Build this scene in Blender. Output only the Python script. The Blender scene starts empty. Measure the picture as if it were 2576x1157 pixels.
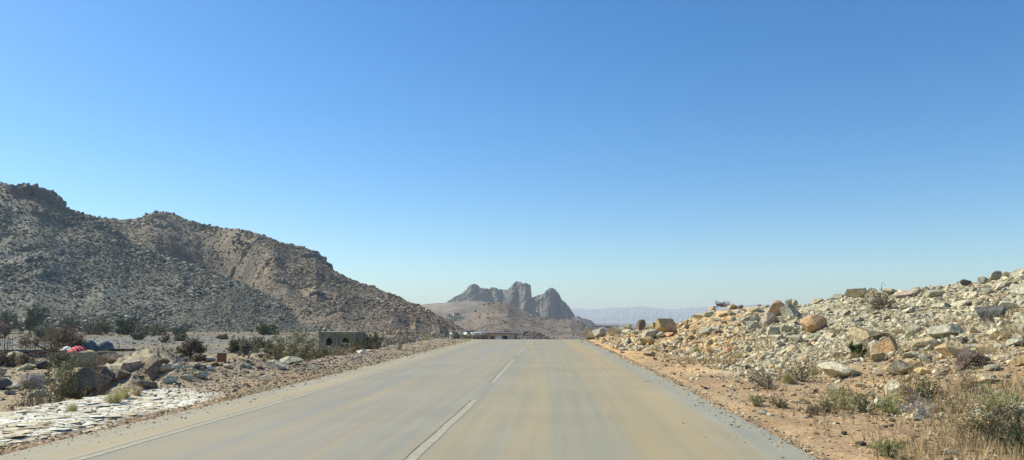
import bpy, math, numpy as np
from mathutils import Vector
rng = np.random.default_rng(7)
scene = bpy.context.scene
C = scene.collection
# ------------------------------------------------------------------ camera model
S = 2576/1024.0; F = 760.0; CH = 1.52
PITCH = math.atan(91/F); YAW = math.atan(56.4*math.cos(PITCH)/F)
def az_te(px, py):
    """photograph position (2576 wide) -> azimuth from the road's direction (right positive) and tangent of elevation"""
    X = np.asarray(px, float)/S-512; Y = 230-np.asarray(py, float)/S
    cp, sp = math.cos(PITCH), math.sin(PITCH)
    fy = F*cp - Y*sp; fz = F*sp + Y*cp
    cy, sy = math.cos(YAW), math.sin(YAW)
    wx = X*cy - fy*sy; wy = X*sy + fy*cy
    return np.arctan2(wx, wy), fz/np.hypot(wx, wy)
def sil(pts):
    p = np.array(pts, float); a, t = az_te(p[:, 0], p[:, 1]); return a, t
def azp(px): return az_te(px, 807.0)[0]
def tab(pts):
    p = np.array(pts, float); a = azp(p[:, 0]); return lambda phi: np.interp(phi, a, p[:, 1])
# ------------------------------------------------------------------ noise
def _h(ix, iy, s):
    h = (ix*374761393 + iy*668265263 + s*974634221) & 0xffffffff
    h = ((h ^ (h >> 13))*1274126177) & 0xffffffff
    return ((h ^ (h >> 16)) & 0xffff)/65535.0
def vn(x, y, s=0):
    x = np.asarray(x, float); y = np.asarray(y, float)
    ix = np.floor(x).astype(np.int64); iy = np.floor(y).astype(np.int64)
    fx = x-ix; fy = y-iy; fx = fx*fx*fx*(fx*(fx*6-15)+10); fy = fy*fy*fy*(fy*(fy*6-15)+10)
    a = _h(ix, iy, s); b = _h(ix+1, iy, s); c = _h(ix, iy+1, s); d = _h(ix+1, iy+1, s)
    return (a*(1-fx)+b*fx)*(1-fy)+(c*(1-fx)+d*fx)*fy
def fbm(x, y, o=4, s=0, g=.5):
    v = 0; a = 1; t = 0
    for k in range(o):
        v = v + a*vn(x*2**k+17.3*k, y*2**k+5.1*k, s+k); t += a; a *= g
    return v/t*2-1
def ridged(x, y, o=4, s=0, g=.5):
    v = 0; a = 1; t = 0
    for k in range(o):
        v = v + a*(1-np.abs(2*vn(x*2**k+9.7*k, y*2**k+3.3*k, s+k)-1)*1.0)**2; t += a; a *= g
    return v/t
def ss(x, a=0.0, b=1.0):
    t = np.clip((x-a)/(b-a), 0, 1); return t*t*(3-2*t)
# ------------------------------------------------------------------ mesh helpers
def mesh_np(name, V, Fc, mat, col=None, parent=None, smooth=False, attrs=None):
    V = np.asarray(V, np.float32); Fc = np.asarray(Fc, np.int32)
    me = bpy.data.meshes.new(name); k = Fc.shape[1]
    me.vertices.add(len(V)); me.vertices.foreach_set('co', V.ravel())
    me.loops.add(Fc.size); me.loops.foreach_set('vertex_index', Fc.ravel())
    me.polygons.add(len(Fc)); me.polygons.foreach_set('loop_start', np.arange(0, Fc.size, k, dtype=np.int32))
    me.polygons.foreach_set('loop_total', np.full(len(Fc), k, np.int32))
    me.polygons.foreach_set('use_smooth', np.full(len(Fc), smooth))
    if col is not None:
        a = me.color_attributes.new('Col', 'FLOAT_COLOR', 'POINT')
        c = np.ones((len(V), 4), np.float32); c[:, :3] = col; a.data.foreach_set('color', c.ravel())
    for an, av in (attrs or {}).items():
        a = me.attributes.new(an, 'FLOAT', 'POINT'); a.data.foreach_set('value', np.asarray(av, np.float32))
    me.update(calc_edges=True); me.validate()
    me.materials.append(mat)
    o = bpy.data.objects.new(name, me); C.objects.link(o); o.parent = parent
    return o
def poly(name, V, Fs, mat, parent=None, loc=None, rz=0):
    me = bpy.data.meshes.new(name); me.from_pydata([tuple(map(float, v)) for v in V], [], Fs); me.materials.append(mat); me.update()
    o = bpy.data.objects.new(name, me); C.objects.link(o); o.parent = parent
    if loc is not None: o.location = loc
    o.rotation_euler = (0, 0, rz); return o
class MB:
    def __init__(s): s.v = []; s.f = []
    def box(s, x0, x1, y0, y1, z0, z1):
        n = len(s.v); s.v += [(x0,y0,z0),(x1,y0,z0),(x1,y1,z0),(x0,y1,z0),(x0,y0,z1),(x1,y0,z1),(x1,y1,z1),(x0,y1,z1)]
        s.f += [tuple(n+i for i in q) for q in ((0,3,2,1),(4,5,6,7),(0,1,5,4),(1,2,6,5),(2,3,7,6),(3,0,4,7))]; return s
    def bar(s, a, b, w, k=6, w2=None):
        a = Vector(a); b = Vector(b); d = (b-a).normalized(); u = d.orthogonal().normalized(); v = d.cross(u); n = len(s.v); w2 = w if w2 is None else w2
        for p, r in ((a, w), (b, w2)):
            for i in range(k):
                t = 2*math.pi*i/k; s.v.append(tuple(p+(u*math.cos(t)+v*math.sin(t))*r))
        for i in range(k): j = (i+1) % k; s.f.append((n+i, n+j, n+k+j, n+k+i))
        s.f.append(tuple(n+k-1-i for i in range(k))); s.f.append(tuple(n+k+i for i in range(k))); return s
    def prism(s, pts, y0, y1, axis='y'):
        n = len(s.v); k = len(pts)
        for y in (y0, y1):
            for (a, z) in pts: s.v.append((a, y, z) if axis == 'y' else (y, a, z))
        s.f.append(tuple(range(n, n+k))); s.f.append(tuple(range(n+2*k-1, n+k-1, -1)))
        for i in range(k): j = (i+1) % k; s.f.append((n+j, n+i, n+k+i, n+k+j))
        return s
    def build(s, name, mat, parent=None, loc=None, rz=0): return poly(name, s.v, s.f, mat, parent, loc, rz)
def tag(o, label=None, cat=None, group=None, kind=None):
    for k, v in (('label', label), ('category', cat), ('group', group), ('kind', kind)):
        if v: o[k] = v
    return o
def thing(name, loc, label, cat, group=None, rz=0):
    o = bpy.data.objects.new(name, None); C.objects.link(o); o.location = loc; o.rotation_euler = (0, 0, rz)
    o.empty_display_size = .3
    return tag(o, label, cat, group)
# ------------------------------------------------------------------ materials
def mat_new(name, rough=.95):
    m = bpy.data.materials.new(name); m.use_nodes = True; nt = m.node_tree; b = nt.nodes['Principled BSDF']
    b.inputs['Roughness'].default_value = rough
    b.inputs['Specular IOR Level'].default_value = .25
    return m, nt, b
def N(nt, t, **k):
    n = nt.nodes.new(t)
    for a, v in k.items():
        if a in n.inputs: n.inputs[a].default_value = v
        else: setattr(n, a, v)
    return n
def mixc(nt, kind, fac, a, b):
    m = nt.nodes.new('ShaderNodeMix'); m.data_type = 'RGBA'; m.blend_type = kind
    for i, v in ((0, fac), (6, a), (7, b)):
        if hasattr(v, 'is_output'): nt.links.new(v, m.inputs[i])
        else: m.inputs[i].default_value = v if i == 0 else (*v, 1) if len(v) == 3 else v
    return m.outputs[2]
def noise_ramp(nt, scale, lo, hi, detail=4, vec=None, p0=.3, p1=.7, rough=.6):
    n = N(nt, 'ShaderNodeTexNoise'); n.inputs['Scale'].default_value = scale; n.inputs['Detail'].default_value = detail; n.inputs['Roughness'].default_value = rough
    if vec is not None: nt.links.new(vec, n.inputs['Vector'])
    r = N(nt, 'ShaderNodeValToRGB'); nt.links.new(n.outputs[0], r.inputs[0])
    r.color_ramp.elements[0].position = p0; r.color_ramp.elements[1].position = p1
    r.color_ramp.elements[0].color = (*lo, 1); r.color_ramp.elements[1].color = (*hi, 1)
    return r.outputs[0], n.outputs[0]
def attr_mat(name, base=None, s1=2., s2=14., lo=.72, hi=1.28, bump=.4, bdist=.05, obj=False, rough=.95):
    """colour attribute (or object colour) times two scales of procedural mottling, bumped"""
    m, nt, b = mat_new(name, rough)
    geo = N(nt, 'ShaderNodeNewGeometry').outputs['Position']
    if obj: src = N(nt, 'ShaderNodeObjectInfo').outputs['Color']
    elif base is not None: src = None
    else: src = N(nt, 'ShaderNodeAttribute', attribute_name='Col').outputs['Color']
    if obj: geo = N(nt, 'ShaderNodeTexCoord').outputs['Object']
    c1, f1 = noise_ramp(nt, s1, (lo,)*3, (hi,)*3, 5, geo)
    c2, f2 = noise_ramp(nt, s2, (lo*1.05, lo, lo*.92), (hi*.98, hi, hi*1.0), 4, geo)
    x = mixc(nt, 'MULTIPLY', 1.0, src if src is not None else base, c1); x = mixc(nt, 'MULTIPLY', 1.0, x, c2)
    nt.links.new(x, b.inputs['Base Color'])
    bp = N(nt, 'ShaderNodeBump'); bp.inputs['Strength'].default_value = bump; bp.inputs['Distance'].default_value = bdist
    nt.links.new(f2, bp.inputs['Height']); nt.links.new(bp.outputs[0], b.inputs['Normal'])
    return m
M_ground = attr_mat('ground_soil', s1=.6, s2=9, bump=.8, bdist=.06)
M_hill = attr_mat('hill_rock', s1=.03, s2=.35, lo=.66, hi=1.3, bump=1, bdist=1.2)
M_cliff = attr_mat('cliff_rock', s1=.008, s2=.06, lo=.7, hi=1.25, bump=1, bdist=6)
M_stone = attr_mat('loose_stone', s1=1.5, s2=12, lo=.85, hi=1.15, bump=.5, bdist=.03)
M_hstone = attr_mat('hillside_stone', s1=.4, s2=2, lo=.85, hi=1.15, bump=.3, bdist=.1)
M_boulder = attr_mat('boulder_rock', s1=2.2, s2=11, lo=.68, hi=1.25, bump=.9, bdist=.05, obj=True)
def flat(name, c, s2=6, lo=.8, hi=1.15, bump=.2, rough=.9, bd=.01): return attr_mat(name, base=c, s1=1.2, s2=s2, lo=lo, hi=hi, bump=bump, bdist=bd, rough=rough)
M_conc = flat('weathered_concrete', (.22, .225, .185), s2=4, lo=.7, hi=1.25); M_concd = flat('dark_interior', (.04, .04, .04))
M_white = flat('white_paint', (.78, .78, .74), lo=.93, hi=1.04); M_tan = flat('tan_plaster', (.5, .42, .33))
M_rust = flat('rusty_steel', (.20, .10, .065), rough=.8); M_black = flat('dark_formwork', (.035, .04, .05))
M_sand = flat('piled_sand', (.42, .33, .2), s2=3); M_wood = flat('sawn_timber', (.5, .38, .22)); M_tarp = flat('bluish_tarpaulin', (.10, .135, .15), rough=.7)
M_stonehut = flat('hut_masonry', (.17, .15, .12), s2=2); M_roof = flat('sheet_roof', (.22, .2, .18)); M_steel = flat('rebar_steel', (.09, .06, .045))
def leafm(name, c, t=.25):
    m, nt, b = mat_new(name, .7)
    r, _ = noise_ramp(nt, 3.0, tuple(v*.6 for v in c), tuple(v*1.35 for v in c), 3, N(nt, 'ShaderNodeNewGeometry').outputs['Position'])
    nt.links.new(r, b.inputs['Base Color'])
    tr = N(nt, 'ShaderNodeBsdfTranslucent'); nt.links.new(r, tr.inputs[0])
    mx = N(nt, 'ShaderNodeMixShader'); mx.inputs[0].default_value = t
    nt.links.new(b.outputs[0], mx.inputs[1]); nt.links.new(tr.outputs[0], mx.inputs[2]); nt.links.new(mx.outputs[0], nt.nodes['Material Output'].inputs[0])
    return m
L = {k: leafm('leaf_'+k, v) for k, v in dict(
    olive=(.165, .16, .075), green=(.13, .165, .06), dark=(.085, .105, .055), lime=(.29, .33, .13), grey=(.20, .19, .13),
    straw=(.42, .32, .17), yellow=(.38, .34, .14), brown=(.20, .15, .10), umber=(.165, .128, .085), teal=(.145, .16, .11), purple=(.16, .11, .10), ash=(.26, .25, .24)).items()}
M_bark = flat('grey_brown_bark', (.13, .10, .075)); M_barkd = flat('dark_bark', (.06, .048, .038)); M_dry = flat('dry_stem', (.30, .23, .14)); M_ashs = flat('ashen_twig', (.30, .28, .26))
# ------------------------------------------------------------------ terrain
CY = [-100, 0, 10, 18, 30, 40, 57, 75, 120, 200, 300, 12000]; CX = [0, 0, -.01, -.12, -.45, -.72, -1.25, -2.1, -5.0, -12, -20, -20]
_cy = np.linspace(-100, 400, 1001); _cx = np.interp(_cy, CY, CX)
for _ in range(30): _cx[1:-1] = (_cx[:-2]+_cx[1:-1]*2+_cx[2:])/4
def xc(y): return np.interp(y, _cy, _cx)
def zroad(y):
    d = np.maximum(np.asarray(y, float)-60, 0)
    z = np.where(d < 13, -.0015*d*d, -.2535-.039*(d-13)); return np.maximum(z, -18.0)
PLAIN = -2.6
RS = sil([(1440, 855), (1500, 852), (1530, 838), (1560, 830), (1610, 828), (1660, 830), (1700, 822), (1730, 806), (1760, 794), (1800, 778), (1850, 776), (1900, 776), (1930, 778), (1960, 774), (2010, 775), (2060, 764), (2100, 758), (2130, 746), (2190, 742), (2250, 738), (2350, 728), (2450, 712), (2530, 698), (2576, 688), (2700, 676), (3000, 660)])
RD = tab([(1440, 66), (1500, 66), (1560, 63), (1650, 57), (1760, 51), (1950, 46), (2100, 44), (2300, 42), (2576, 40), (3000, 38), (5000, 38)])
def ground(x, y, detail=True):
    x = np.asarray(x, float); y = np.asarray(y, float)
    r = np.hypot(x, y); phi = np.arctan2(x, y); u = x-xc(y); zr = zroad(y)
    # left: gravel bank, then a drop to the dry plain
    d = -(u+9.6+.5*fbm(y*.13, y*0, 3, 5))
    w = .22*ss(d/1.3)+.78*ss(d/13)
    plain = PLAIN-.033*np.clip(y-190, 0, 420)*ss(phi, azp(960), azp(1180))
    zl = zr*(1-w)+np.where(y > 90, np.maximum(plain, PLAIN-16), PLAIN)*w
    # rocky heap below the bank
    a0, _ = az_te(322, 900); mx, my = 25*np.sin(a0), 25*np.cos(a0)
    ca, sa = math.cos(a0), math.sin(a0); du = (x-mx)*ca-(y-my)*sa; dv = (x-mx)*sa+(y-my)*ca
    zl = zl + 1.22*np.exp(-(np.abs(du-.1)/1.6)**4-(dv/2.6)**2)*(.72+.5*ridged(x*1.1, y*1.1, 4, 66))
    zl = zl + .5*np.exp(-((x+10.9)/1.6)**2-((y-23)/3)**2)
    # right: soil strip rising to a spoil ridge of rock
    te = np.interp(phi, RS[0], RS[1]); Dr = RD(phi); zc = CH+te*Dr
    sp = np.maximum(np.sin(np.clip(phi, .001, 1.5)), .001)
    r1 = np.clip(6.2/sp, .34*Dr, .72*Dr)
    t = (r-r1)/(Dr-r1)
    p = np.where(t < 1, np.clip(t, 0, 1)**1.15, 1-np.minimum((t-1)*.5, 2.2))
    zz = zc*p
    mR = ss(u, 3.0, 4.8+0*u)*(phi > 0)
    zR = zr + np.where(zz < 0, np.maximum(zz, -1), zz)*mR
    z = np.where(u < 0, zl, zR)
    if detail:
        off = 1-ss(u, -7.6, -7.0)*(1-ss(u, 2.9, 3.6))
        rough = off*(.05+.05*ss(r, 5, 40))
        z = z+rough*fbm(x*.9, y*.9, 4, 3)+off*np.where(u > 0, .22*ss(t, .0, .4)*fbm(x*.35, y*.35, 4, 8), 0)
        z = z+off*.5*ss(r, 80, 250)*fbm(x*.02, y*.02, 3, 9)
    corridor = ss(u, -7.4, -6.9)*(1-ss(u, 2.9, 3.3))
    return z-.05*corridor-.0*u
surfaces = [lambda phi, r: ground(r*np.sin(phi), r*np.cos(phi))]
# ground colours
def ground_col(x, y):
    r = np.hypot(x, y); phi = np.arctan2(x, y); u = x-xc(y)
    c = np.empty((len(x), 3))
    red = np.array((.345, .228, .125)); tan = np.array((.355, .275, .168)); grey = np.array((.215, .19, .15)); pale = np.array((.36, .325, .225)); brown = np.array((.30, .225, .15)); orange = np.array((.50, .32, .15)); white = np.array((.62, .59, .51))
    n1 = fbm(x*.25, y*.25, 4, 31)*.5+.5; n2 = fbm(x*1.3, y*1.3, 4, 33)*.5+.5
    def mix(a, b, t): return a*(1-t[:, None])+b*t[:, None]
    # right side
    te = np.interp(phi, RS[0], RS[1]); Dr = RD(phi)
    hi = ss((r/Dr)+.35*(n1-.5), .42, .62)
    cr = mix(np.tile(red, (len(x), 1)), tan, ss(n1+.4*n2, .5, 1.0)*.6)
    up = mix(np.tile(pale, (len(x), 1)), orange, 1-ss(phi+.1*(n1-.5), azp(1700), azp(2020)))
    cr = mix(cr, up, hi)
    # left side
    cl = mix(np.tile(brown, (len(x), 1)), grey, ss(n1, .45, .75)*.6)
    a0 = float(azp(322)); cl_h = np.exp(-((x-25*math.sin(a0))/2.6)**2-((y-25*math.cos(a0))/3.2)**2)
    cl = mix(cl, red, ss(u+1.2*(n2-.5), -8.6, -7.2)*ss(30-y, 0, 12)*.8)
    plain = mix(np.tile(tan, (len(x), 1)), orange*.9, ss(n1, .35, .6)*ss(x+y*.3, -30, 10)*.9)
    far = mix(np.tile(grey, (len(x), 1)), tan, ss(fbm(x*.02, y*.05, 3, 40)*.5+.5, .45, .65)*.5)
    plain = mix(plain, far, ss(r+12*(n1-.5), 96, 112)); plain = mix(plain, np.array((.20, .192, .165)), ss(r+9*(n1-.5), 150, 162)*(1-ss(r+9*(n1-.5), 205, 216)))
    plain = mix(plain, np.array((.235, .185, .125)), ss(r, 225, 260))
    plain = plain*.78
    cl = mix(cl, plain, ss(-u, 12, 18))
    glare_zone = ss(-u+.9*(n1-.5)+.5*(n2-.5), 6.8, 7.5)*(1-ss(y+2.5*(n1-.5)+.5*(u+9), 15.4, 17.5))*ss(y+.5*(u+9), 9.0, 11)
    cl = mix(cl, white, glare_zone*ss(n2, .1, .35))  # turn-off gravel whitened: bright glare painted into the ground colour
    cl = mix(cl, mix(np.tile(np.array((.20, .165, .115)), (len(x), 1)), np.array((.33, .28, .19)), ss(n2, .5, .75)), np.clip(cl_h*1.3, 0, 1))
    c = np.where((u < 0)[:, None], cl, cr)
    c = mix(c, np.array((.13, .11, .095)), ss(r, 450, 800))
    return c*(.85+.3*n2[:, None])
def build_ground():
    dense = np.radians(np.linspace(-41.5, 33, 1000)); rest = np.radians(np.linspace(33, 318.5, 62))[1:-1]
    ph = np.concatenate([dense, rest]); n = len(ph)
    rr = np.concatenate([np.geomspace(.4, 6, 16)[:-1], np.geomspace(6, 62, 330)[:-1], np.geomspace(62, 340, 120)[:-1], np.geomspace(340, 12000, 26)])
    R, PH = np.meshgrid(rr, ph, indexing='ij'); x = (R*np.sin(PH)).ravel(); y = (R*np.cos(PH)).ravel()
    z = ground(x, y)
    z = np.where(np.hypot(x, y) > 400, np.minimum(z, PLAIN), z)
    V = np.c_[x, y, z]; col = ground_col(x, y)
    i = np.arange(len(rr)-1)[:, None]*n; j = np.arange(n)[None, :]; j2 = (j+1) % n
    Fc = np.stack([i+j, i+n+j, i+n+j2, i+j2], -1).reshape(-1, 4)[:, ::-1]
    o = mesh_np('ground', V, Fc, M_ground, col, smooth=True); o['kind'] = 'structure'
build_ground()
# ------------------------------------------------------------------ hills
def hill(name, pts, Dr, Df, zb, p, px0, px1, ncol, nrow, A, scale, colf, gully=0., gs=1., mat=None, roughridge=.3, crag=0., relief=None, seed=0, add=True, back=.9, smooth=True):
    sa, st = sil(pts); dr = tab(Dr); df = tab(Df)
    def zf(phi, r):
        te = np.interp(phi, sa, st); a = dr(phi); b = df(phi); zr = CH+te*a; t = (r-b)/(a-b)
        z = np.where(t < 0, zb+t*12, np.where(t < 1, zb+(zr-zb)*np.clip(t, 0, 1)**p, zr-(zr-zb)*back*(t-1)))
        x = r*np.sin(phi); y = r*np.cos(phi)
        env = np.clip(t*3, 0, 1)*(roughridge+(1-roughridge)*np.clip((1-t)*3.5, 0, 1)); env = np.where(t > 1, roughridge, env)
        z = z+env*A*fbm(x/scale, y/scale, 6, seed, .55)
        if gully:
            gx = phi*np.mean(Dr, axis=0)[1]/(scale*gs)+.4*fbm(x/scale/2, y/scale/2, 2, seed+4); z = z-gully*env*(1-ridged(gx, r/(scale*gs*4), 3, seed+7))
        if crag:
            m = ss(fbm(x/scale/1.4, y/scale/1.4, 3, seed+20), .12, .4); z = z+crag*env*m*ridged(x/scale*3.5, y/scale*3.5, 3, seed+11)
        if relief is not None: z = z+relief(phi, t, r)*env
        return z
    ph = np.linspace(azp(px0), azp(px1), ncol); tt = np.concatenate([np.linspace(-.12, 1.08, nrow), np.linspace(1.12, 1.9, 8)])
    T, PH = np.meshgrid(tt, ph, indexing='ij'); Dm = np.minimum(dr(PH), 1e9); R = df(PH)+(Dm-df(PH))*T
    x = R*np.sin(PH); y = R*np.cos(PH); z = zf(PH, R)
    V = np.c_[x.ravel(), y.ravel(), z.ravel()]
    i = np.arange(len(tt)-1)[:, None]*ncol; j = np.arange(ncol-1)[None, :]
    Fc = np.stack([i+j, i+j+1, i+ncol+j+1, i+ncol+j], -1).reshape(-1, 4)
    col = colf(x.ravel(), y.ravel(), PH.ravel(), T.ravel())
    o = mesh_np(name, V, Fc, mat or M_hill, col, smooth=smooth); o['kind'] = 'structure'
    lo, hi_ = azp(px0), azp(px1)
    if add: surfaces.append(lambda phi, r: np.where((phi > lo) & (phi < hi_), zf(phi, r), -1e3))
    return dict(zf=zf, dr=dr, df=df, lo=lo, hi=hi_)
def mixa(a, b, t): return np.asarray(a)*(1-t[:, None])+np.asarray(b)*t[:, None]
FRONT_S = [(-200, 420), (0, 458), (30, 463), (60, 470), (100, 480), (135, 498), (160, 520), (200, 535), (250, 552), (290, 575), (330, 608), (400, 637), (450, 656), (500, 675), (560, 695), (600, 708), (650, 730), (700, 756), (740, 780), (780, 804), (840, 828), (900, 838), (960, 846)]
def fcol(x, y, ph, t):
    n = fbm(x*.02, y*.02, 5, 61)*.5+.5; n2 = fbm(x*.15, y*.15, 3, 62)*.5+.5
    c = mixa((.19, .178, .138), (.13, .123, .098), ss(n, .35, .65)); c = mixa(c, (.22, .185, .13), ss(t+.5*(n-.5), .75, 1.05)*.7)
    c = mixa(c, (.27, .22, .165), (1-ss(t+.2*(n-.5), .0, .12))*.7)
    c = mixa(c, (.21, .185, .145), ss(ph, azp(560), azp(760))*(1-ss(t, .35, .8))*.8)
    return c*(.75+.5*n2[:, None])
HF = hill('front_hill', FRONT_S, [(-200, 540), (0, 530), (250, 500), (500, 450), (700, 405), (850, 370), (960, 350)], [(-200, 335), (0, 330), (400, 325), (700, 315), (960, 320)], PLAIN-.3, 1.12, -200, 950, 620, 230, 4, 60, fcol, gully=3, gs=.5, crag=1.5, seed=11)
BACK_S = [(120, 570), (200, 556), (250, 545), (310, 552), (350, 546), (375, 536), (400, 531), (435, 534), (480, 554), (520, 566), (560, 571), (600, 573), (640, 585), (700, 607), (750, 621), (775, 627), (795, 632), (815, 655), (835, 674), (870, 698), (910, 712), (950, 724), (1000, 740), (1050, 764), (1100, 787), (1150, 816), (1185, 835), (1230, 856)]
def bcol(x, y, ph, t):
    n = fbm(x*.02, y*.02, 5, 71)*.5+.5; n2 = fbm(x*.15, y*.15, 3, 72)*.5+.5
    c = mixa((.195, .15, .105), (.12, .098, .078), ss(n, .35, .65)); c = mixa(c, (.25, .205, .14), ss(t+.4*(n-.5), .7, 1.05)*.6)
    g = np.exp(-((ph-azp(500))/.03)**2)*(1-ss(t, .8, .95)); c = mixa(c, (.085, .073, .06), g)  # shade of the hollow painted in as darker rock colour
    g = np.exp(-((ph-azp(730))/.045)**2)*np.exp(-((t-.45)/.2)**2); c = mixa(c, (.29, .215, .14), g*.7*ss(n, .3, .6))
    c = mixa(c, (.20, .145, .105), ss(ph, azp(800), azp(1050))*.5)
    return c*(.75+.5*n2[:, None])
def brel(phi, t, r):
    k = np.exp(-((phi-azp(535))/.042)**2)*-58*np.sin(np.clip(t, 0, 1)*math.pi)
    k = k+np.exp(-((phi-azp(660))/.028)**2)*20*np.sin(np.clip(t, 0, 1)*math.pi)
    return k
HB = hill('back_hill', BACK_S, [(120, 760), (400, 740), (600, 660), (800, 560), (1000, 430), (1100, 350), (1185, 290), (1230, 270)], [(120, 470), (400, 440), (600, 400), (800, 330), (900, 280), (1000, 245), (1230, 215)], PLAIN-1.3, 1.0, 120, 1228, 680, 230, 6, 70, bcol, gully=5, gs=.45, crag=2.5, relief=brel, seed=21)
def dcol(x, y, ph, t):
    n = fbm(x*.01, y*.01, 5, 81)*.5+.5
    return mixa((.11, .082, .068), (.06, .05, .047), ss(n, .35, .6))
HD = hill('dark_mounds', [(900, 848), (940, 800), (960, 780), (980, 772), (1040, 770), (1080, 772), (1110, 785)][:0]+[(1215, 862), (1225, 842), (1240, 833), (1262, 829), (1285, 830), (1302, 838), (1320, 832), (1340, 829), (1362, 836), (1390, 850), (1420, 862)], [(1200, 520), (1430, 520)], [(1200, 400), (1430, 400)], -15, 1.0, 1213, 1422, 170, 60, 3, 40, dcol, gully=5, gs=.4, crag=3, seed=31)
MID_S = [(1020, 866), (1060, 848), (1100, 832), (1150, 810), (1185, 790), (1205, 772), (1225, 760), (1255, 757), (1280, 760), (1311, 776), (1344, 791), (1373, 798), (1402, 801), (1435, 800), (1460, 806), (1481, 817), (1510, 825), (1536, 829), (1600, 831), (1640, 836), (1700, 845)]
def mcol(x, y, ph, t):
    n = fbm(x*.006, y*.006, 5, 91)*.5+.5; n2 = fbm(x*.05, y*.05, 3, 92)*.5+.5
    c = mixa((.205, .152, .112), (.145, .113, .087), ss(n, .35, .65)); c = mixa(c, (.14, .115, .09), ss(ph, azp(1330), azp(1450))*.7)
    return c*(.75+.5*n2[:, None])
HM = hill('middle_hill', MID_S, [(1020, 900), (1700, 900)], [(1020, 600), (1700, 620)], -17, 1.0, 1020, 1700, 480, 150, 8, 80, mcol, gully=4, gs=.9, crag=2, seed=41, roughridge=.18)
def lcol(x, y, ph, t):
    n = fbm(x*.004, y*.004, 5, 95)*.5+.5
    return mixa((.24, .185, .135), (.16, .13, .10), ss(n, .35, .65))
HL = hill('pale_foothill', [(1010, 775), (1040, 768), (1070, 763), (1100, 761), (1115, 762), (1140, 758), (1200, 756), (1250, 762), (1290, 778), (1340, 800), (1400, 806), (1440, 803), (1500, 820), (1560, 835)], [(1010, 1650), (1560, 1650)], [(1010, 1050), (1560, 1050)], -8, 1.0, 1010, 1560, 330, 90, 12, 130, lcol, gully=14, gs=.8, seed=51, roughridge=.15)
# craggy peaks: a wall whose face is pushed in and out (fluted cliffs), steep in front, closing behind
def crags(name, pts, D, zfoot, bulges, colf, ncol=360, nrow=110, depth=110, flute=16, seed=0, jag=3.):
    sa, st = sil(pts); ph = np.linspace(sa[0], sa[-1], ncol); v = np.linspace(0, 1, nrow)
    Vv, PH = np.meshgrid(v, ph, indexing='ij'); te = np.interp(PH, sa, st); zt = CH+te*D
    zt = zt+jag*(ridged(PH*330, PH*0, 3, seed+3)-.5)
    z = zfoot+(zt-zfoot)*Vv
    a = PH*D
    face = D+depth*(Vv**1.8)+flute*(1-ridged(a/34+.9*fbm(a/90, z/45, 2, seed), z/110, 5, seed+1, .6))*2.6+flute*1.5*fbm(a/24, z/20, 5, seed+2, .6)
    for bx, bw, am in bulges: face = face-1.5*am*np.maximum(0, 1-((PH-azp(bx))/(bw/1912/1.6))**2)*(1-.6*Vv)
    x = face*np.sin(PH); y = face*np.cos(PH); zz = CH+(z-CH)*face/D
    V = np.c_[x.ravel(), y.ravel(), zz.ravel()]
    # rear closing sheet
    k = len(V); rows = []
    for q in (.35, .7, 1.0):
        dd = D+depth+220*q; rows.append(np.c_[dd*np.sin(ph), dd*np.cos(ph), (CH+(zt[-1]-CH))*(1-q)+zfoot*q])
    V = np.vstack([V]+rows); tot = nrow+3
    i = np.arange(tot-1)[:, None]*ncol; j = np.arange(ncol-1)[None, :]
    Fc = np.stack([i+j, i+j+1, i+ncol+j+1, i+ncol+j], -1).reshape(-1, 4)
    o = mesh_np(name, V, Fc, M_cliff, colf(V), smooth=False); o['kind'] = 'structure'; return o
def pcol(V):
    n = fbm(V[:, 0]*.02, V[:, 2]*.02, 5, 97)*.5+.5; return mixa((.155, .135, .118), (.08, .074, .070), ss(n, .35, .65))
def z5(pts): return [((1650+a/3.2137)/1.59, (1080+b/3.2137)/1.59) for a, b in pts]
PK_A = z5([(330, 470), (430, 420), (500, 368), (560, 333), (600, 318), (650, 292), (675, 262), (695, 252), (715, 205), (735, 198), (760, 182), (800, 178), (828, 184), (855, 208), (875, 228), (905, 226), (920, 238), (950, 236), (985, 246), (1005, 228), (1040, 220), (1075, 226), (1110, 246), (1150, 250), (1180, 248), (1228, 262), (1300, 300), (1420, 400), (1480, 470)])
PK_B = z5([(1140, 480), (1180, 330), (1228, 245), (1262, 215), (1292, 182), (1320, 150), (1345, 146), (1395, 150), (1412, 162), (1422, 176), (1440, 168), (1462, 161), (1478, 170), (1490, 184), (1505, 178), (1518, 196), (1526, 270), (1534, 350), (1560, 410), (1620, 440), (1760, 560), (1800, 620)])
PK_C = z5([(1500, 420), (1545, 347), (1600, 332), (1650, 312), (1690, 295), (1712, 268), (1740, 248), (1770, 230), (1800, 228), (1830, 244), (1850, 262), (1868, 290), (1890, 318), (1905, 350), (1920, 384), (1950, 402), (1985, 440), (2010, 470), (2035, 505), (2060, 545), (2090, 592), (2130, 640), (2200, 700)])
crags('rocky_peak', PK_A, 2150, -8, [(1185, 60, 90), (1280, 28, 60), (1250, 18, 35), (1215, 20, 45)], pcol, 420, 120, 55, 17, 3)
crags('rocky_peak', PK_B, 2060, -8, [(1318, 30, 95), (1288, 26, 60), (1350, 30, 20)], pcol, 260, 120, 34, 13, 13)
crags('rocky_peak', PK_C, 2000, -8, [(1378, 34, 110), (1350, 24, 50), (1415, 24, 30)], pcol, 280, 120, 50, 15, 23)
crags('far_ridge_crags', z5([(2000, 640), (2090, 602), (2120, 590), (2160, 600), (2175, 620), (2230, 628), (2260, 632), (2290, 645), (2320, 672), (2360, 705), (2400, 733), (2450, 742), (2500, 755), (2530, 775), (2570, 800), (2650, 850)]), 1500, -8, [(1480, 60, 70)], pcol, 200, 60, 60, 14, 33, 2.5)
def facol(V): return np.tile((.2, .175, .155), (len(V), 1))
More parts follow.
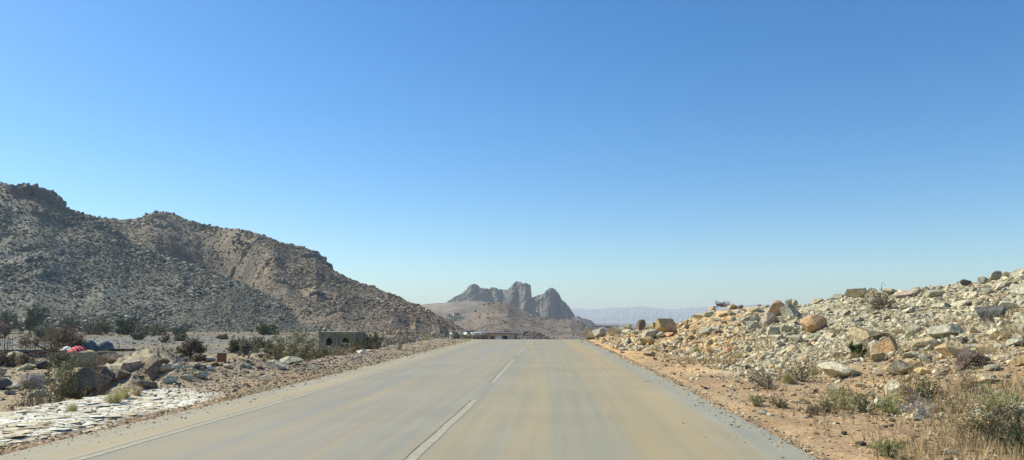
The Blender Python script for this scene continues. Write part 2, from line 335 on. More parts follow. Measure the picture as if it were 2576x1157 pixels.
crags('far_mountains', [(1350, 778), (1430, 776), (1455, 775), (1480, 779), (1510, 777), (1540, 774), (1580, 773), (1610, 771), (1640, 773), (1680, 778), (1720, 776), (1760, 773), (1800, 770), (1850, 768), (1950, 766), (2100, 764), (2300, 768), (2700, 775)], 11000, -10, [(1560, 200, 300), (1800, 200, 300)], facol, 420, 40, 700, 60, 43, 10)
# ------------------------------------------------------------------ placing
def hit(px, py, lift=0, far=1e9, which=None):
    ph, te = az_te(px, py); ph = float(ph); te = float(te)
    rr = np.geomspace(5, 1400, 3600); zr = CH+te*rr; best = None
    for k, s in enumerate(surfaces):
        if which is not None and k not in which: continue
        zs = s(np.full_like(rr, ph), rr); w = np.nonzero(zs >= zr)[0]
        if len(w) and (best is None or w[0] < best): best = w[0]
    if best is None or rr[best] > far: return None
    r = rr[best]; return Vector((r*math.sin(ph), r*math.cos(ph), CH+te*r))
def at(px, py, D):
    ph, te = az_te(px, py); return Vector((D*math.sin(ph), D*math.cos(ph), CH+float(te)*D))
def onground(px, D):
    ph = float(azp(px)); x, y = D*math.sin(ph), D*math.cos(ph); return Vector((x, y, float(ground(np.array([x]), np.array([y]))[0])))
def gz(x, y): return float(ground(np.array([x]), np.array([y]))[0])
# ------------------------------------------------------------------ rocks
def ico(sub):
    import bmesh
    bm = bmesh.new(); bmesh.ops.create_icosphere(bm, subdivisions=sub, radius=1); v = np.array([q.co[:] for q in bm.verts]); f = np.array([[w.index for w in q.verts] for q in bm.faces]); bm.free(); return v, f
ICO = {k: ico(k) for k in (1, 2, 3, 4)}
def rock_shape(sub, rg, cuts=9, dmin=.45, rough=.0, rs=2.5):
    v, f = ICO[sub]; v = v.copy()
    for _ in range(cuts):
        n = rg.normal(size=3); n /= np.linalg.norm(n); d = rg.uniform(dmin, .78)
        k = np.maximum(0, v@n-d); v = v-k[:, None]*n
    if rough:
        q = fbm(v[:, 0]*rs+v[:, 2]*1.7+rg.uniform(0, 50), v[:, 1]*rs-v[:, 2]*2.1, 4, int(rg.integers(1000))); v = v*(1+rough*q)[:, None]
    v = v-(v.max(0)+v.min(0))/2; return v/np.maximum(v.max(0)-v.min(0), .01)*2
LIB = {1: [rock_shape(1, rng, 3, .55) for _ in range(14)], 2: [rock_shape(2, rng, 10, .36, .06) for _ in range(14)]}
def stones(name, P, size, col, lod, flatness=(.45, .8), mat=None, sink=.25, kind='stuff', label=None, cat=None):
    n = len(P); k = rng.integers(len(LIB[lod]), size=n); Vs = []; Fs = []; Cs = []; off = 0; f = ICO[lod][1]
    for q in range(len(LIB[lod])):
        m = np.nonzero(k == q)[0]
        if not len(m): continue
        b = LIB[lod][q]; nv = len(b)
        sc = np.c_[rng.uniform(.7, 1.25, len(m)), rng.uniform(.7, 1.2, len(m)), rng.uniform(*flatness, len(m))]*size[m, None]*.5
        a = rng.uniform(0, 2*math.pi, len(m)); ca, sa = np.cos(a), np.sin(a)
        tl = .28 if flatness[1] > .2 else .05; tx = rng.normal(0, tl, len(m)); ty = rng.normal(0, tl, len(m))
        v = b[None]*sc[:, None, :]
        x = v[..., 0]*ca[:, None]-v[..., 1]*sa[:, None]; y = v[..., 0]*sa[:, None]+v[..., 1]*ca[:, None]; z = v[..., 2]
        z2 = z+x*tx[:, None]+y*ty[:, None]
        w = np.stack([x, y, z2], -1)+P[m][:, None, :]; w[..., 2] += (sc[:, 2]*(1-2*sink))[:, None]
        Vs.append(w.reshape(-1, 3)); Fs.append((f[None]+(np.arange(len(m))*nv)[:, None, None]+off).reshape(-1, 3)); Cs.append(np.repeat(col[m], nv, 0)); off += len(m)*nv
    o = mesh_np(name, np.vstack(Vs), np.vstack(Fs), mat or M_stone, np.vstack(Cs))
    tag(o, label, cat, None, kind); return o
PAL = dict(pale=(.51, .455, .32), grey=(.40, .368, .27), tan=(.47, .375, .235), ochre=(.47, .35, .185), orange=(.46, .29, .155), brown=(.215, .16, .11), dark=(.12, .115, .105), purple=(.17, .12, .11), blue=(.375, .358, .275), white=(.62, .6, .53), black=(.045, .045, .048), pink=(.40, .31, .26))
def pick(names, w, n, j=.12):
    c = np.array([PAL[k] for k in names]); i = rng.choice(len(names), n, p=np.array(w)/sum(w)); return c[i]*np.clip(rng.normal(1, j, (n, 1)), .6, 1.4)
def powr(n, a, b, e=2.2):
    q = rng.uniform(size=n); return (a**(1-e)+q*(b**(1-e)-a**(1-e)))**(1/(1-e))
def gscatter(n, ph0, ph1, r0, r1, cond=None):
    ph = rng.uniform(ph0, ph1, n); r = np.exp(rng.uniform(math.log(r0), math.log(r1), n)); x = r*np.sin(ph); y = r*np.cos(ph)
    if cond is not None:
        m = cond(x, y, r, ph); x, y, r, ph = x[m], y[m], r[m], ph[m]
    return np.c_[x, y, ground(x, y)], r, ph
PAL.update(hlight=(.26, .24, .18), hmid=(.155, .142, .112))
# right spoil ridge: rubble
def c_r(x, y, r, ph):
    t = r/RD(ph); return (x-xc(y) > 3.0) & (t < 1.1) & (rng.uniform(size=len(x)) < ss(t+.25*fbm(x*.3, y*.3, 3, 50), .40, .74)) & (x-xc(y) > 3.4+1.5*(r < 40))
P, r, ph = gscatter(46000, azp(1485), azp(3200), 14, 46, c_r)
P2, r2, ph2 = gscatter(9000, azp(1470), azp(1800), 40, 66, c_r); P = np.vstack([P, P2]); r = np.r_[r, r2]; ph = np.r_[ph, ph2]
sz = powr(len(P), .05, .40, 2.8)*(.6+.4*ss(r, 12, 36))
warm = rng.uniform(size=len(P)) < (1-ss(ph, azp(1720), azp(2050)))
col = np.where(warm[:, None], pick(['tan', 'ochre', 'orange', 'pale', 'brown'], [5, 2, 1.0, 4, .6], len(P)), pick(['pale', 'grey', 'blue', 'tan', 'dark', 'pink'], [8, 3, 1.2, 1.6, .12, .2], len(P)))
big = sz > .15
stones('rubble', P[big], sz[big], col[big], 2, label='loose angular rubble covering the rocky ridge right of the road', cat='rubble')
stones('small_rubble', P[~big], sz[~big], col[~big], 1, label='small stones filling the gaps on the rocky ridge right of the road', cat='rubble')
P, r, ph = gscatter(88000, azp(1500), azp(3200), 7, 40, lambda x, y, r, ph: (x-xc(y) > 2.62+.12*rng.uniform(size=len(x))) & (rng.uniform(size=len(x)) < (.3+.7*ss(x-xc(y), 3.5, 6.5))*(.3+.7*ss(fbm(x*.5, y*.5, 3, 52)+.12*(x-4), -.1, .5))))
sz = powr(len(P), .018, .16, 2.4)*(.55+.65*r/30)
stones('roadside_gravel', P, sz, pick(['tan', 'pale', 'brown', 'orange', 'dark', 'grey'], [4, 2.2, 4.5, 2, 1.4, 1.5], len(P), .2), 1, label='scattered gravel on the reddish soil strip right of the road', cat='gravel', flatness=(.3, .7))
# grit spilled over the asphalt edges
ys_ = np.exp(rng.uniform(math.log(7), math.log(66), 9000)); sd = rng.uniform(size=9000) < .28; ov = rng.exponential(.11, 9000)
us_ = np.where(sd, 2.95-ov*1.6, -6.85+ov*1.8); P = np.c_[xc(ys_)+us_, ys_, zroad(ys_)+.001]
stones('edge_grit', P, powr(9000, .012, .07, 2.4)*(.5+ys_/35), pick(['brown', 'tan', 'pale', 'dark', 'orange'], [3, 5, 3, .5, 2], 9000, .2), 1, label='grit and small stones spilled over both asphalt edges', cat='gravel', flatness=(.3, .6))
# left gravel bank
P, r, ph = gscatter(120000, azp(-120), azp(1300), 10, 75, lambda x, y, r, ph: (x-xc(y) < -6.4-.3*rng.uniform(size=len(x))) & (x-xc(y) > -11.5) & (rng.uniform(size=len(x)) < .1+.9*ss(y, 14, 20)))
P = P[:80000]; r = r[:80000]; sz = powr(len(P), .018, .11, 2.5)*(.55+.5*np.minimum(r, 32)/30)
stones('bank_gravel', P, sz, pick(['brown', 'tan', 'grey', 'dark', 'pale', 'purple'], [4, 2.5, 2, 1.6, 1.2, 2], len(P), .2), 1, label='coarse brown gravel on the bank left of the road', cat='gravel', flatness=(.35, .75))
# pale chips at the turn-off, bright glare put into their colour
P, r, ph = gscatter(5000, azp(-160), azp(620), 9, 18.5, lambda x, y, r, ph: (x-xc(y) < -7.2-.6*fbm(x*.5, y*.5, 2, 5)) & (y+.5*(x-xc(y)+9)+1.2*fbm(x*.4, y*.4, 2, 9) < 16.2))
stones('glare_stone_chips', P, powr(len(P), .04, .3, 2.1), pick(['pale', 'white', 'tan'], [5, 3, 2], len(P), .1), 1, flatness=(.05, .14), sink=.3, label='pale flat stone chips standing in for glare at the turn-off left of the road', cat='gravel')
# rocks below the bank
P, r, ph = gscatter(9000, azp(-120), azp(1010), 13, 60, lambda x, y, r, ph: (x-xc(y) < -10.2) & (x-xc(y) > -13.5-5*rng.uniform(size=len(x))) & (np.abs(ph-azp(310)) > .06))
sz = powr(len(P), .06, .42, 2.5)
stones('bank_rubble', P, sz, pick(['pale', 'grey', 'dark', 'tan', 'brown'], [3.5, 4, 1.6, 2, 2.6], len(P), .2), 2, label='pale broken rock strewn along the foot of the left bank', cat='rubble')
P, r, ph = gscatter(16000, azp(-120), azp(1200), 30, 330, lambda x, y, r, ph: (x-xc(y) < -14))
sz = powr(len(P), .05, .3, 2.4)*(.6+r/90)
stones('plain_gravel', P, sz, pick(['brown', 'tan', 'grey', 'dark', 'hmid'], [3, 1.5, 1.5, 1.5, 3], len(P), .2), 1, flatness=(.25, .5), label='thin gravel over the dry plain below the hills', cat='gravel')
# hillside scree
def scree(H, n, name, label, a, b, cols, e=2.3, tmin=0., seed=1, big=0.0, gain=1.):
    ph = rng.uniform(H['lo'], H['hi'], n); t = rng.uniform(tmin, 1.03, n)**.85
    r = H['df'](ph)+(H['dr'](ph)-H['df'](ph))*t; x = r*np.sin(ph); y = r*np.cos(ph)
    dens = .5+.5*ss(fbm(x*.022, y*.022, 5, seed), -.2, .22); m = rng.uniform(size=n) < dens; x, y, ph, r = x[m], y[m], ph[m], r[m]
    P = np.c_[x, y, H['zf'](ph, r)]; sz = powr(len(P), a, b, e)*(r/450)*gain*(.75+.7*ss(fbm(x*.05+7, y*.05, 4, seed+40), 0, .35))
    return stones(name, P, sz, pick(*cols, len(P), .25), 1, mat=M_hstone, sink=.22, label=label, cat='scree')
hg = {k: v for k, v in PAL.items()}
PAL.update(hlight=(.275, .258, .19), hmid=(.165, .153, .117), hdark=(.06, .055, .048), hred=(.20, .145, .10), hbright=(.42, .39, .31), htan=(.28, .215, .14))
scree(HF, 75000, 'front_hill_scree', 'grey broken rock covering the near hill left of the road', .42, 2.2, (['hlight', 'hmid', 'hdark', 'hbright'], [3.5, 4.5, 2.6, .7]), 2.5, seed=3)
scree(HB, 52000, 'back_hill_scree', 'brown broken rock covering the hill behind the near hill', .4, 1.9, (['htan', 'hred', 'hdark', 'hmid', 'hbright'], [2.5, 4, 2.4, 3, .35]), 2.5, seed=8)
scree(HM, 6000, 'middle_hill_scree', 'scattered rock on the brown hill below the peaks', .35, 1.1, (['htan', 'hred', 'hdark', 'hmid'], [2, 4, 2, 3]), 2.4, seed=5)
scree(HD, 2500, 'dark_mound_scree', 'dark rock on the low mounds beyond the road crest', .5, 2.2, (['hdark', 'hmid', 'hred'], [5, 1, 1]), 2.4, seed=6)
# ------------------------------------------------------------------ individual boulders
def z6(a, b): return (2300+a/2.314)/1.59, (1060+b/2.314)/1.59, 1/2.314/1.59
def z7(a, b): return (3096+a/2.314)/1.59, (1040+b/2.314)/1.59, 1/2.314/1.59
def z8(a, b): return (2900+a/2.154)/1.59, (1400+b/2.154)/1.59, 1/2.154/1.59
def z3(a, b): return a/2.515/1.59, (1180+b/2.515)/1.59, 1/2.515/1.59
def z4(a, b): return (700+a/2.314)/1.59, (1200+b/2.314)/1.59, 1/2.314/1.59
def z0(a, b): return a, b, 1.
B = []   # (zoom, x, base y, w, h, colour, landmark name, label)
def b(z, x, y, w, h, c, lm=None, label=None): B.append((z, x, y, w, h, c, lm, label))
b(z6, 365, 662, 140, 95, 'pale', 'sloping pale rock at the road crest', 'pale smooth rock sloping up beside the road crest')
b(z6, 485, 592, 80, 45, 'pale'); b(z6, 470, 635, 120, 40, 'pale'); b(z6, 610, 568, 85, 60, 'brown', 'brown round rock on the skyline', 'small round brown rock alone on the skyline near the road crest')
b(z6, 325, 697, 75, 38, 'tan'); b(z6, 478, 732, 88, 62, 'grey', 'speckled grey cobble', 'round speckled grey boulder alone on the orange slope'); b(z6, 845, 640, 185, 135, 'ochre', 'big blocky ochre boulder', 'big blocky ochre boulder with a grey right side on the low ridge')
b(z6, 690, 685, 140, 90, 'grey', 'grey rock on the yellow block', 'grey rock resting on top of a yellow ochre block'); b(z6, 668, 752, 142, 88, 'ochre', 'yellow ochre block', 'yellow ochre block at the slope foot under a grey rock')
b(z6, 780, 682, 90, 62, 'pale'); b(z6, 890, 662, 150, 36, 'orange'); b(z6, 1030, 548, 90, 42, 'tan'); b(z6, 1045, 592, 62, 46, 'brown'); b(z6, 1150, 500, 95, 52, 'pale'); b(z6, 1235, 492, 92, 58, 'blue')
b(z6, 1270, 424, 64, 42, 'tan'); b(z6, 1455, 412, 92, 52, 'tan', 'tan rock under the dead branches', 'tan rock on the skyline beside bare dead branches'); b(z6, 1225, 655, 135, 75, 'grey', 'flat grey rock with an undercut', 'flat grey rock with a dark undercut in mid slope')
b(z6, 1300, 618, 85, 46, 'pale'); b(z6, 1330, 640, 90, 32, 'brown'); b(z6, 1580, 556, 82, 70, 'grey'); b(z6, 1650, 532, 112, 78, 'pale'); b(z6, 1650, 608, 112, 84, 'blue', 'fissured grey boulder', 'fissured grey boulder in the middle of the rubble slope')
b(z6, 1715, 642, 72, 48, 'grey'); b(z6, 1865, 475, 155, 135, 'orange', 'large orange ridge boulder', 'large orange boulder with a dark right edge on the ridge top'); b(z6, 1995, 505, 165, 130, 'blue', 'bluish grey leaning slab', 'bluish grey slab leaning beside the large orange ridge boulder')
b(z6, 1825, 562, 165, 112, 'pink', 'grey-topped brown boulder', 'grey-topped boulder with a red brown shaded face below the ridge'); b(z6, 2000, 562, 105, 62, 'tan'); b(z6, 1965, 632, 122, 72, 'grey'); b(z6, 1838, 667, 112, 92, 'pale', 'pale wedge', 'pale wedge-shaped rock below the bluish slab')
b(z6, 2212, 640, 212, 160, 'orange', 'great orange-topped boulder', 'great boulder with a bright orange top and black right face'); b(z6, 2180, 512, 112, 54, 'grey'); b(z6, 2065, 502, 64, 52, 'dark')
b(z6, 1420, 812, 95, 52, 'orange', 'small orange rock on the lower slope', 'small orange brown rock at the foot of the slope'); b(z6, 1340, 832, 112, 62, 'grey'); b(z6, 960, 742, 72, 52, 'tan'); b(z6, 1080, 802, 105, 38, 'pale'); b(z6, 1350, 742, 85, 32, 'pale'); b(z6, 1430, 682, 64, 28, 'blue')
b(z6, 1885, 762, 105, 52, 'pale'); b(z6, 1860, 702, 122, 50, 'pale'); b(z6, 2020, 802, 92, 52, 'tan'); b(z6, 1880, 922, 135, 58, 'pale', 'low pale slab above the shrubs', 'low pale slab half sunk in the soil above the grey-green shrubs'); b(z6, 1610, 972, 62, 38, 'black', 'black cobble', 'black cobble alone on the reddish soil'); b(z6, 890, 838, 54, 46, 'tan'); b(z6, 850, 817, 38, 32, 'dark')
b(z7, 770, 350, 165, 80, 'tan', 'cracked tan skyline boulder', 'broad cracked tan boulder on the skyline'); b(z7, 895, 350, 105, 82, 'tan'); b(z7, 1070, 325, 125, 58, 'pale'); b(z7, 1210, 355, 182, 68, 'pink', 'pinkish ridge rock', 'wide pinkish rock just under the skyline'); b(z7, 400, 404, 92, 44, 'tan')
b(z7, 1510, 352, 182, 66, 'grey', 'long grey rock below the skyline', 'long grey rock with a dark underside below the skyline'); b(z7, 1775, 245, 82, 56, 'dark'); b(z7, 1830, 372, 92, 66, 'pale', 'round cream rock', 'round cream rock high on the slope'); b(z7, 1550, 462, 152, 56, 'grey'); b(z7, 1785, 432, 222, 52, 'pale', 'long flat pale slab', 'long flat pale slab high on the slope')
b(z7, 2005, 575, 205, 125, 'dark', 'dark grey lone boulder', 'dark grey boulder standing alone on the pale rubble'); b(z7, 2160, 468, 132, 72, 'pale'); b(z7, 2175, 172, 92, 52, 'tan'); b(z7, 2270, 155, 112, 66, 'grey', 'layered boulder at the ridge end', 'layered grey boulder on the highest skyline of the ridge'); b(z7, 2290, 332, 142, 92, 'pale')
b(z7, 880, 755, 290, 125, 'tan', 'overhanging tan slab', 'big overhanging tan slab with deep shade beneath'); b(z7, 1585, 732, 245, 120, 'grey', 'smooth pale grey dome', 'smooth pale grey dome-shaped boulder on the slope'); b(z7, 1040, 880, 172, 150, 'orange', 'pitted orange boulder', 'pitted orange boulder below the overhanging slab'); b(z7, 980, 942, 132, 72, 'ochre')
b(z7, 1410, 802, 212, 76, 'tan'); b(z7, 1760, 782, 84, 62, 'dark'); b(z7, 1850, 784, 84, 42, 'grey'); b(z7, 1630, 912, 212, 115, 'ochre', 'split ochre boulder', 'ochre boulder with a sharp black shaded face low on the slope'); b(z7, 1820, 1010, 245, 155, 'purple', 'purple brown boulder', 'purple brown boulder with a pale top behind dry brush')
b(z7, 1965, 890, 142, 92, 'ochre'); b(z7, 1965, 934, 124, 52, 'grey'); b(z7, 2100, 942, 132, 54, 'tan'); b(z7, 2260, 990, 142, 92, 'ochre', 'ochre boulder at the slope end', 'ochre boulder cut by the right edge of the photo'); b(z7, 1885, 838, 152, 52, 'blue')
b(z7, 1295, 1012, 135, 85, 'ochre', 'upper ochre rock of the pair', 'upper of two touching ochre rocks near the slope foot'); b(z7, 1390, 1072, 145, 70, 'ochre', 'lower ochre rock of the pair', 'lower of two touching ochre rocks near the slope foot'); b(z7, 1150, 1072, 235, 120, 'tan', 'knobbly tan boulder', 'knobbly tan grey boulder beside two ochre rocks')
b(z7, 1290, 907, 122, 46, 'grey'); b(z7, 610, 1105, 335, 135, 'pale', 'large cream boulder', 'large cream boulder with a black right face on red soil'); b(z7, 1930, 1147, 205, 74, 'tan'); b(z7, 2090, 832, 84, 52, 'grey'); b(z7, 2240, 802, 122, 62, 'blue'); b(z7, 1440, 842, 104, 52, 'blue'); b(z7, 525, 732, 92, 52, 'tan'); b(z7, 50, 802, 92, 52, 'pale'); b(z7, 180, 832, 62, 42, 'tan')
b(z8, 1480, 392, 165, 115, 'pale', 'cream rock behind the brush', 'cream streaked rock just behind the green and dry brush'); b(z8, 950, 352, 102, 42, 'blue'); b(z8, 1640, 612, 132, 54, 'pale'); b(z8, 1820, 545, 105, 62, 'tan', 'ledge rock by the grey bush', 'tan ledge rock right beside the ashen bush'); b(z8, 1150, 322, 92, 42, 'tan'); b(z8, 335, 556, 72, 36, 'grey', 'grey stone near the asphalt', 'grey stone at the edge of the grass nearest the asphalt'); b(z8, 1180, 828, 64, 36, 'black'); b(z8, 1700, 812, 74, 42, 'tan'); b(z8, 2215, 285, 190, 66, 'tan'); b(z8, 1025, 735, 44, 30, 'black'); b(z8, 2500, 895, 110, 45, 'pale'); b(z8, 1930, 905, 120, 40, 'grey')
# beside the crest
b(z0, 1484, 855, 40, 32, 'tan', 'tan crag beside the road crest', 'tan crag standing at the road crest behind a dark barrier'); b(z0, 1507, 852, 36, 26, 'grey'); b(z0, 1464, 857, 10, 6, 'white')
# left side
b(z3, 835, 1030, 470, 250, 'brown', 'huge dark-faced boulder', 'huge brown boulder with a dark face at the edge of the bank'); b(z3, 1540, 865, 180, 200, 'brown', 'tall dark boulder in the heap', 'tall dark-faced boulder at the right end of the rock heap')
b(z3, 1450, 952, 230, 90, 'brown', 'squat boulder under the heap', 'squat dark boulder in front of the rock heap'); b(z3, 1095, 870, 170, 120, 'dark'); b(z3, 320, 930, 200, 120, 'pink', 'pinkish blocky boulder', 'pinkish blocky boulder at the left edge of the roadside rocks'); b(z3, 440, 745, 135, 72, 'black', 'black glossy boulder', 'black boulder alone on the tan plain beyond the bank'); b(z3, 290, 755, 120, 55, 'tan'); b(z3, 190, 762, 60, 28, 'pale')
b(z3, 1640, 705, 110, 65, 'brown'); b(z3, 1680, 760, 140, 62, 'tan'); b(z3, 1770, 752, 115, 56, 'grey'); b(z3, 1710, 895, 130, 70, 'grey', 'grey angular rock by the bank', 'grey angular rock at the bank edge right of the squat boulder'); b(z3, 20, 955, 140, 100, 'dark'); b(z3, 165, 950, 110, 54, 'pale'); b(z3, 380, 1020, 130, 48, 'grey'); b(z3, 95, 1008, 80, 40, 'dark'); b(z3, 1970, 735, 95, 40, 'dark'); b(z3, 1870, 742, 80, 36, 'pale')
b(z3, 1230, 870, 150, 110, 'brown', 'brown rock in the heap', 'brown rock in the middle of the heap below the planks'); b(z3, 1330, 760, 190, 100, 'pink'); b(z3, 1120, 690, 220, 90, 'brown', 'brown slab on top of the heap', 'brown sloping slab near the top of the rock heap'); b(z3, 980, 790, 190, 70, 'brown'); 
b(z4, 930, 640, 190, 80, 'pale', 'long pale outcrop', 'long pale outcrop low on the bank edge before the big bush'); b(z4, 1080, 600, 210, 72, 'pale', 'pale outcrop under the big bush', 'pale rounded outcrop directly below the big bush'); b(z4, 240, 730, 130, 60, 'pale'); b(z4, 190, 626, 80, 40, 'grey'); b(z4, 55, 635, 70, 40, 'dark'); b(z4, 315, 645, 66, 34, 'white'); b(z4, 470, 632, 62, 34, 'pale'); b(z4, 660, 632, 84, 32, 'blue'); b(z4, 615, 622, 56, 30, 'grey'); b(z4, 780, 642, 62, 34, 'brown'); b(z4, 110, 745, 120, 50, 'pale'); b(z4, 180, 530, 40, 16, 'black')
b(z4, 1725, 495, 90, 32, 'white', 'white rock by the concrete building', 'white rock at the bank edge right of the concrete building'); b(z4, 1800, 478, 76, 22, 'tan'); b(z4, 2075, 415, 60, 36, 'tan', 'lone tan block on the bank', 'lone tan block on top of the gravel bank'); b(z4, 2010, 440, 90, 26, 'pale')
recs = []
def place_boulder(px, py, w, h, c, shape=None, sub=3, sink=.14, Dlim=75):
    p = hit(px, py, which=[0]); ph = float(azp(px))
    if p is None or math.hypot(p.x, p.y) > Dlim+(60 if px < 1100 else 0):
        D = float(RD(ph))*1.0 if px > 1440 else 40
        p = at(px, py, D); p.z = max(gz(p.x, p.y)-.1, p.z-.15) if False else p.z
    D = math.hypot(p.x, p.y); W = w/1912*D; H = h/1912*D
    W = max(W, .05); H = max(H, .04)
    g = gz(p.x, p.y)
    dep = W*.8; z0_ = min(p.z, g+.05) - H*sink
    hh = (p.z+H-z0_)
    sx = W/2; sz = hh/2
    off = dep*.35; q = Vector((p.x+math.sin(ph)*off, p.y+math.cos(ph)*off, 0)); q.z = z0_+sz
    return q, (sx, dep/2, sz), -ph
SH2 = [rock_shape(3, rng, 12, .38, .07) for _ in range(16)]
SHM = []
for i, v in enumerate(SH2):
    o = mesh_np('rock', v, ICO[3][1], M_boulder); SHM.append(o.data); bpy.data.objects.remove(o)
for i, (z, x, y, w, h, c, lm, lab) in enumerate(B):
    px, py, k = z(x, y); k = k*(1.05 if px > 1440 and k < 1 else 1); w *= k; h *= k
    q, s, rz = place_boulder(px, py, w, h, c)
    rg = np.random.default_rng(100+i); v = rock_shape(4 if w > 25 else 3, rg, 13, .36, .07, 2.6)
    v = v-.0; o = mesh_np('boulder', v*np.array(s), ICO[4 if w > 25 else 3][1], M_boulder, smooth=False)
    o.location = q; o.rotation_euler = (0, 0, rz); cc = np.array(PAL[c])*rg.uniform(.92, 1.08); o.color = (*cc, 1)
    tag(o, lab, 'boulder', 'boulders and rocks beside the road'); recs.append([o, px, py-h/2, w*h, c, lm])
# further rocks, each its own object, placed over the slope and along the left bank
nb = 300-len(recs); tries = 0
while nb > 0 and tries < 6000:
    tries += 1
    if rng.uniform() < .8:
        px = rng.uniform(1540, 2600); lo = np.interp(px, [1500, 1700, 1850, 2100, 2576], [840, 812, 775, 752, 695]); py = lo+(rng.uniform()**1.3)*np.interp(px, [1500, 1800, 2576], [40, 120, 270]); c = rng.choice(['pale', 'grey', 'blue', 'tan', 'pale', 'pale'] if px > 1900 else ['tan', 'ochre', 'pale', 'pale', 'grey'])
        w = float(powr(1, 11, 34, 2.4)[0])
    else:
        px = rng.choice([rng.uniform(-20, 170), rng.uniform(420, 700)]); py = np.interp(px, [0, 400, 700], [985, 955, 915])-rng.uniform(0, 45); c = rng.choice(['pale', 'grey', 'dark', 'tan', 'brown']); w = float(powr(1, 10, 30, 2.3)[0])
    h = w*rng.uniform(.4, .7)
    if any(abs(px-r_[1]) < .45*(w+math.sqrt(r_[3])) and abs(py-h/2-r_[2]) < .4*(h+math.sqrt(r_[3])*.7) for r_ in recs): continue
    q, s, rz = place_boulder(px, py, w, h, c, sink=.2)
    o = bpy.data.objects.new('rock', SHM[int(rng.integers(16))]); C.objects.link(o); o.location = q; o.scale = s; o.rotation_euler = (rng.normal(0, .1), rng.normal(0, .1), rz+rng.choice([0, math.pi])); cc = np.array(PAL[c])*rng.uniform(.85, 1.12); o.color = (*cc, 1)
    tag(o, None, 'rock', 'boulders and rocks beside the road'); recs.append([o, px, py-h/2, w*h, c, None]); nb -= 1
CW = dict(pale='cream', grey='grey', tan='tan', ochre='ochre', orange='orange', brown='brown', dark='dark grey', purple='purple', blue='bluish grey', white='white', black='black', pink='pinkish')
lms = [r_ for r_ in recs if r_[5]]; bins = {}
for r_ in recs:
    if r_[0].get('label'): continue
    near = min(lms, key=lambda l: math.hypot(l[1]-r_[1], (l[2]-r_[2])*1.6)); dx, dy = r_[1]-near[1], (r_[2]-near[2])*1.6
    d = ('right of' if dx > 0 else 'left of') if abs(dx) > abs(dy) else ('below' if dy > 0 else 'above')
    bins.setdefault((id(near), d), []).append((math.hypot(dx, dy), r_, near))
ORD = ['nearest', 'second', 'third', 'fourth', 'fifth', 'sixth', 'seventh', 'eighth', 'ninth', 'tenth', 'eleventh', 'twelfth', 'thirteenth', 'fourteenth', 'fifteenth', 'sixteenth', 'seventeenth', 'eighteenth']
for (k_, d), L_ in bins.items():
    L_.sort(key=lambda t: t[0])
    for n_, (dist, r_, near) in enumerate(L_):
        r_[0]['label'] = f"{CW[r_[4]]} rock, {ORD[min(n_, 17)]} {d} the {near[5]}"; r_[0]['category'] = 'rock'
# rock outcrops on the hills (clusters of angular blocks standing out of the slope)
def outcrop(px, py, w, h, n, c, label, hillk, tall=1.0):
    p = hit(px, py, which=[hillk])
    if p is None: return
    D = math.hypot(p.x, p.y); ph = math.atan2(p.x, p.y); W = w/1912*D; H = h/1912*D; rg = np.random.default_rng(int(px*7+py)); Vs = []; Fs = []; off = 0
    for i in range(n+4):
        v = rock_shape(2, rg, 8, .4, .12)
        a = rg.uniform(-.42, .42)*W; dd = rg.uniform(-.3, .5)*H; s = H*rg.uniform(.45, .85); v = v*np.array((s*rg.uniform(.4, .8), s*.6, s*rg.uniform(.6, 1.0)*tall))*.6
        x = a*math.cos(ph)+dd*math.sin(ph); y = -a*math.sin(ph)+dd*math.cos(ph)
        zz = surfaces[hillk](np.array([math.atan2(p.x+x, p.y+y)]), np.array([math.hypot(p.x+x, p.y+y)]))[0]
        Vs.append(v+np.array((p.x+x, p.y+y, zz+s*.15*tall))); Fs.append(ICO[2][1]+off); off += len(v)
    V = np.vstack(Vs)-np.array(p[:]); o = mesh_np('rock_outcrop', V, np.vstack(Fs), M_hstone, np.tile(PAL[c], (len(V), 1))*np.repeat(rg.uniform(.8, 1.2, n+4), len(Vs[0]))[:, None]); o.location = p
    tag(o, label, 'rock outcrop', 'rock outcrops on the hills')
PAL['crag'] = (.12, .115, .115)
outcrop(92, 494, 110, 34, 34, 'crag', 'dark jagged crag on the top of the near hill', 1, 1.3); outcrop(142, 515, 26, 26, 8, 'crag', 'dark tooth of rock below the jagged crag', 1, 1.2)
outcrop(125, 545, 80, 24, 16, 'hmid', 'grey outcrop just below the jagged crag', 1); outcrop(250, 572, 26, 20, 5, 'crag', 'lone dark block near the saddle between the two hills', 1)
outcrop(60, 628, 55, 20, 9, 'hmid', 'grey rock cluster in the middle of the near hill', 1); outcrop(165, 640, 30, 22, 6, 'crag', 'dark rock cluster right of the grey cluster on the near hill', 1); outcrop(85, 655, 34, 16, 6, 'crag', 'low dark outcrop under the grey cluster on the near hill', 1)
outcrop(400, 545, 60, 18, 14, 'htan', 'tan outcrop crowning the back hill', 2); outcrop(412, 572, 44, 16, 9, 'crag', 'dark outcrop under the back hill summit', 2); outcrop(505, 577, 50, 16, 10, 'crag', 'dark ledge right of the back hill summit', 2); outcrop(440, 600, 22, 10, 4, 'crag', 'small dark rock in the shaded hollow of the back hill', 2)
outcrop(600, 665, 60, 26, 16, 'hred', 'reddish knob beside the hollow on the back hill', 2); outcrop(790, 645, 60, 26, 24, 'crag', 'dark crags on the steep shoulder of the back hill', 2); outcrop(822, 668, 34, 20, 12, 'crag', 'lower dark crags of the steep shoulder', 2); outcrop(640, 612, 46, 18, 12, 'crag', 'dark outcrop above the reddish knob', 2)
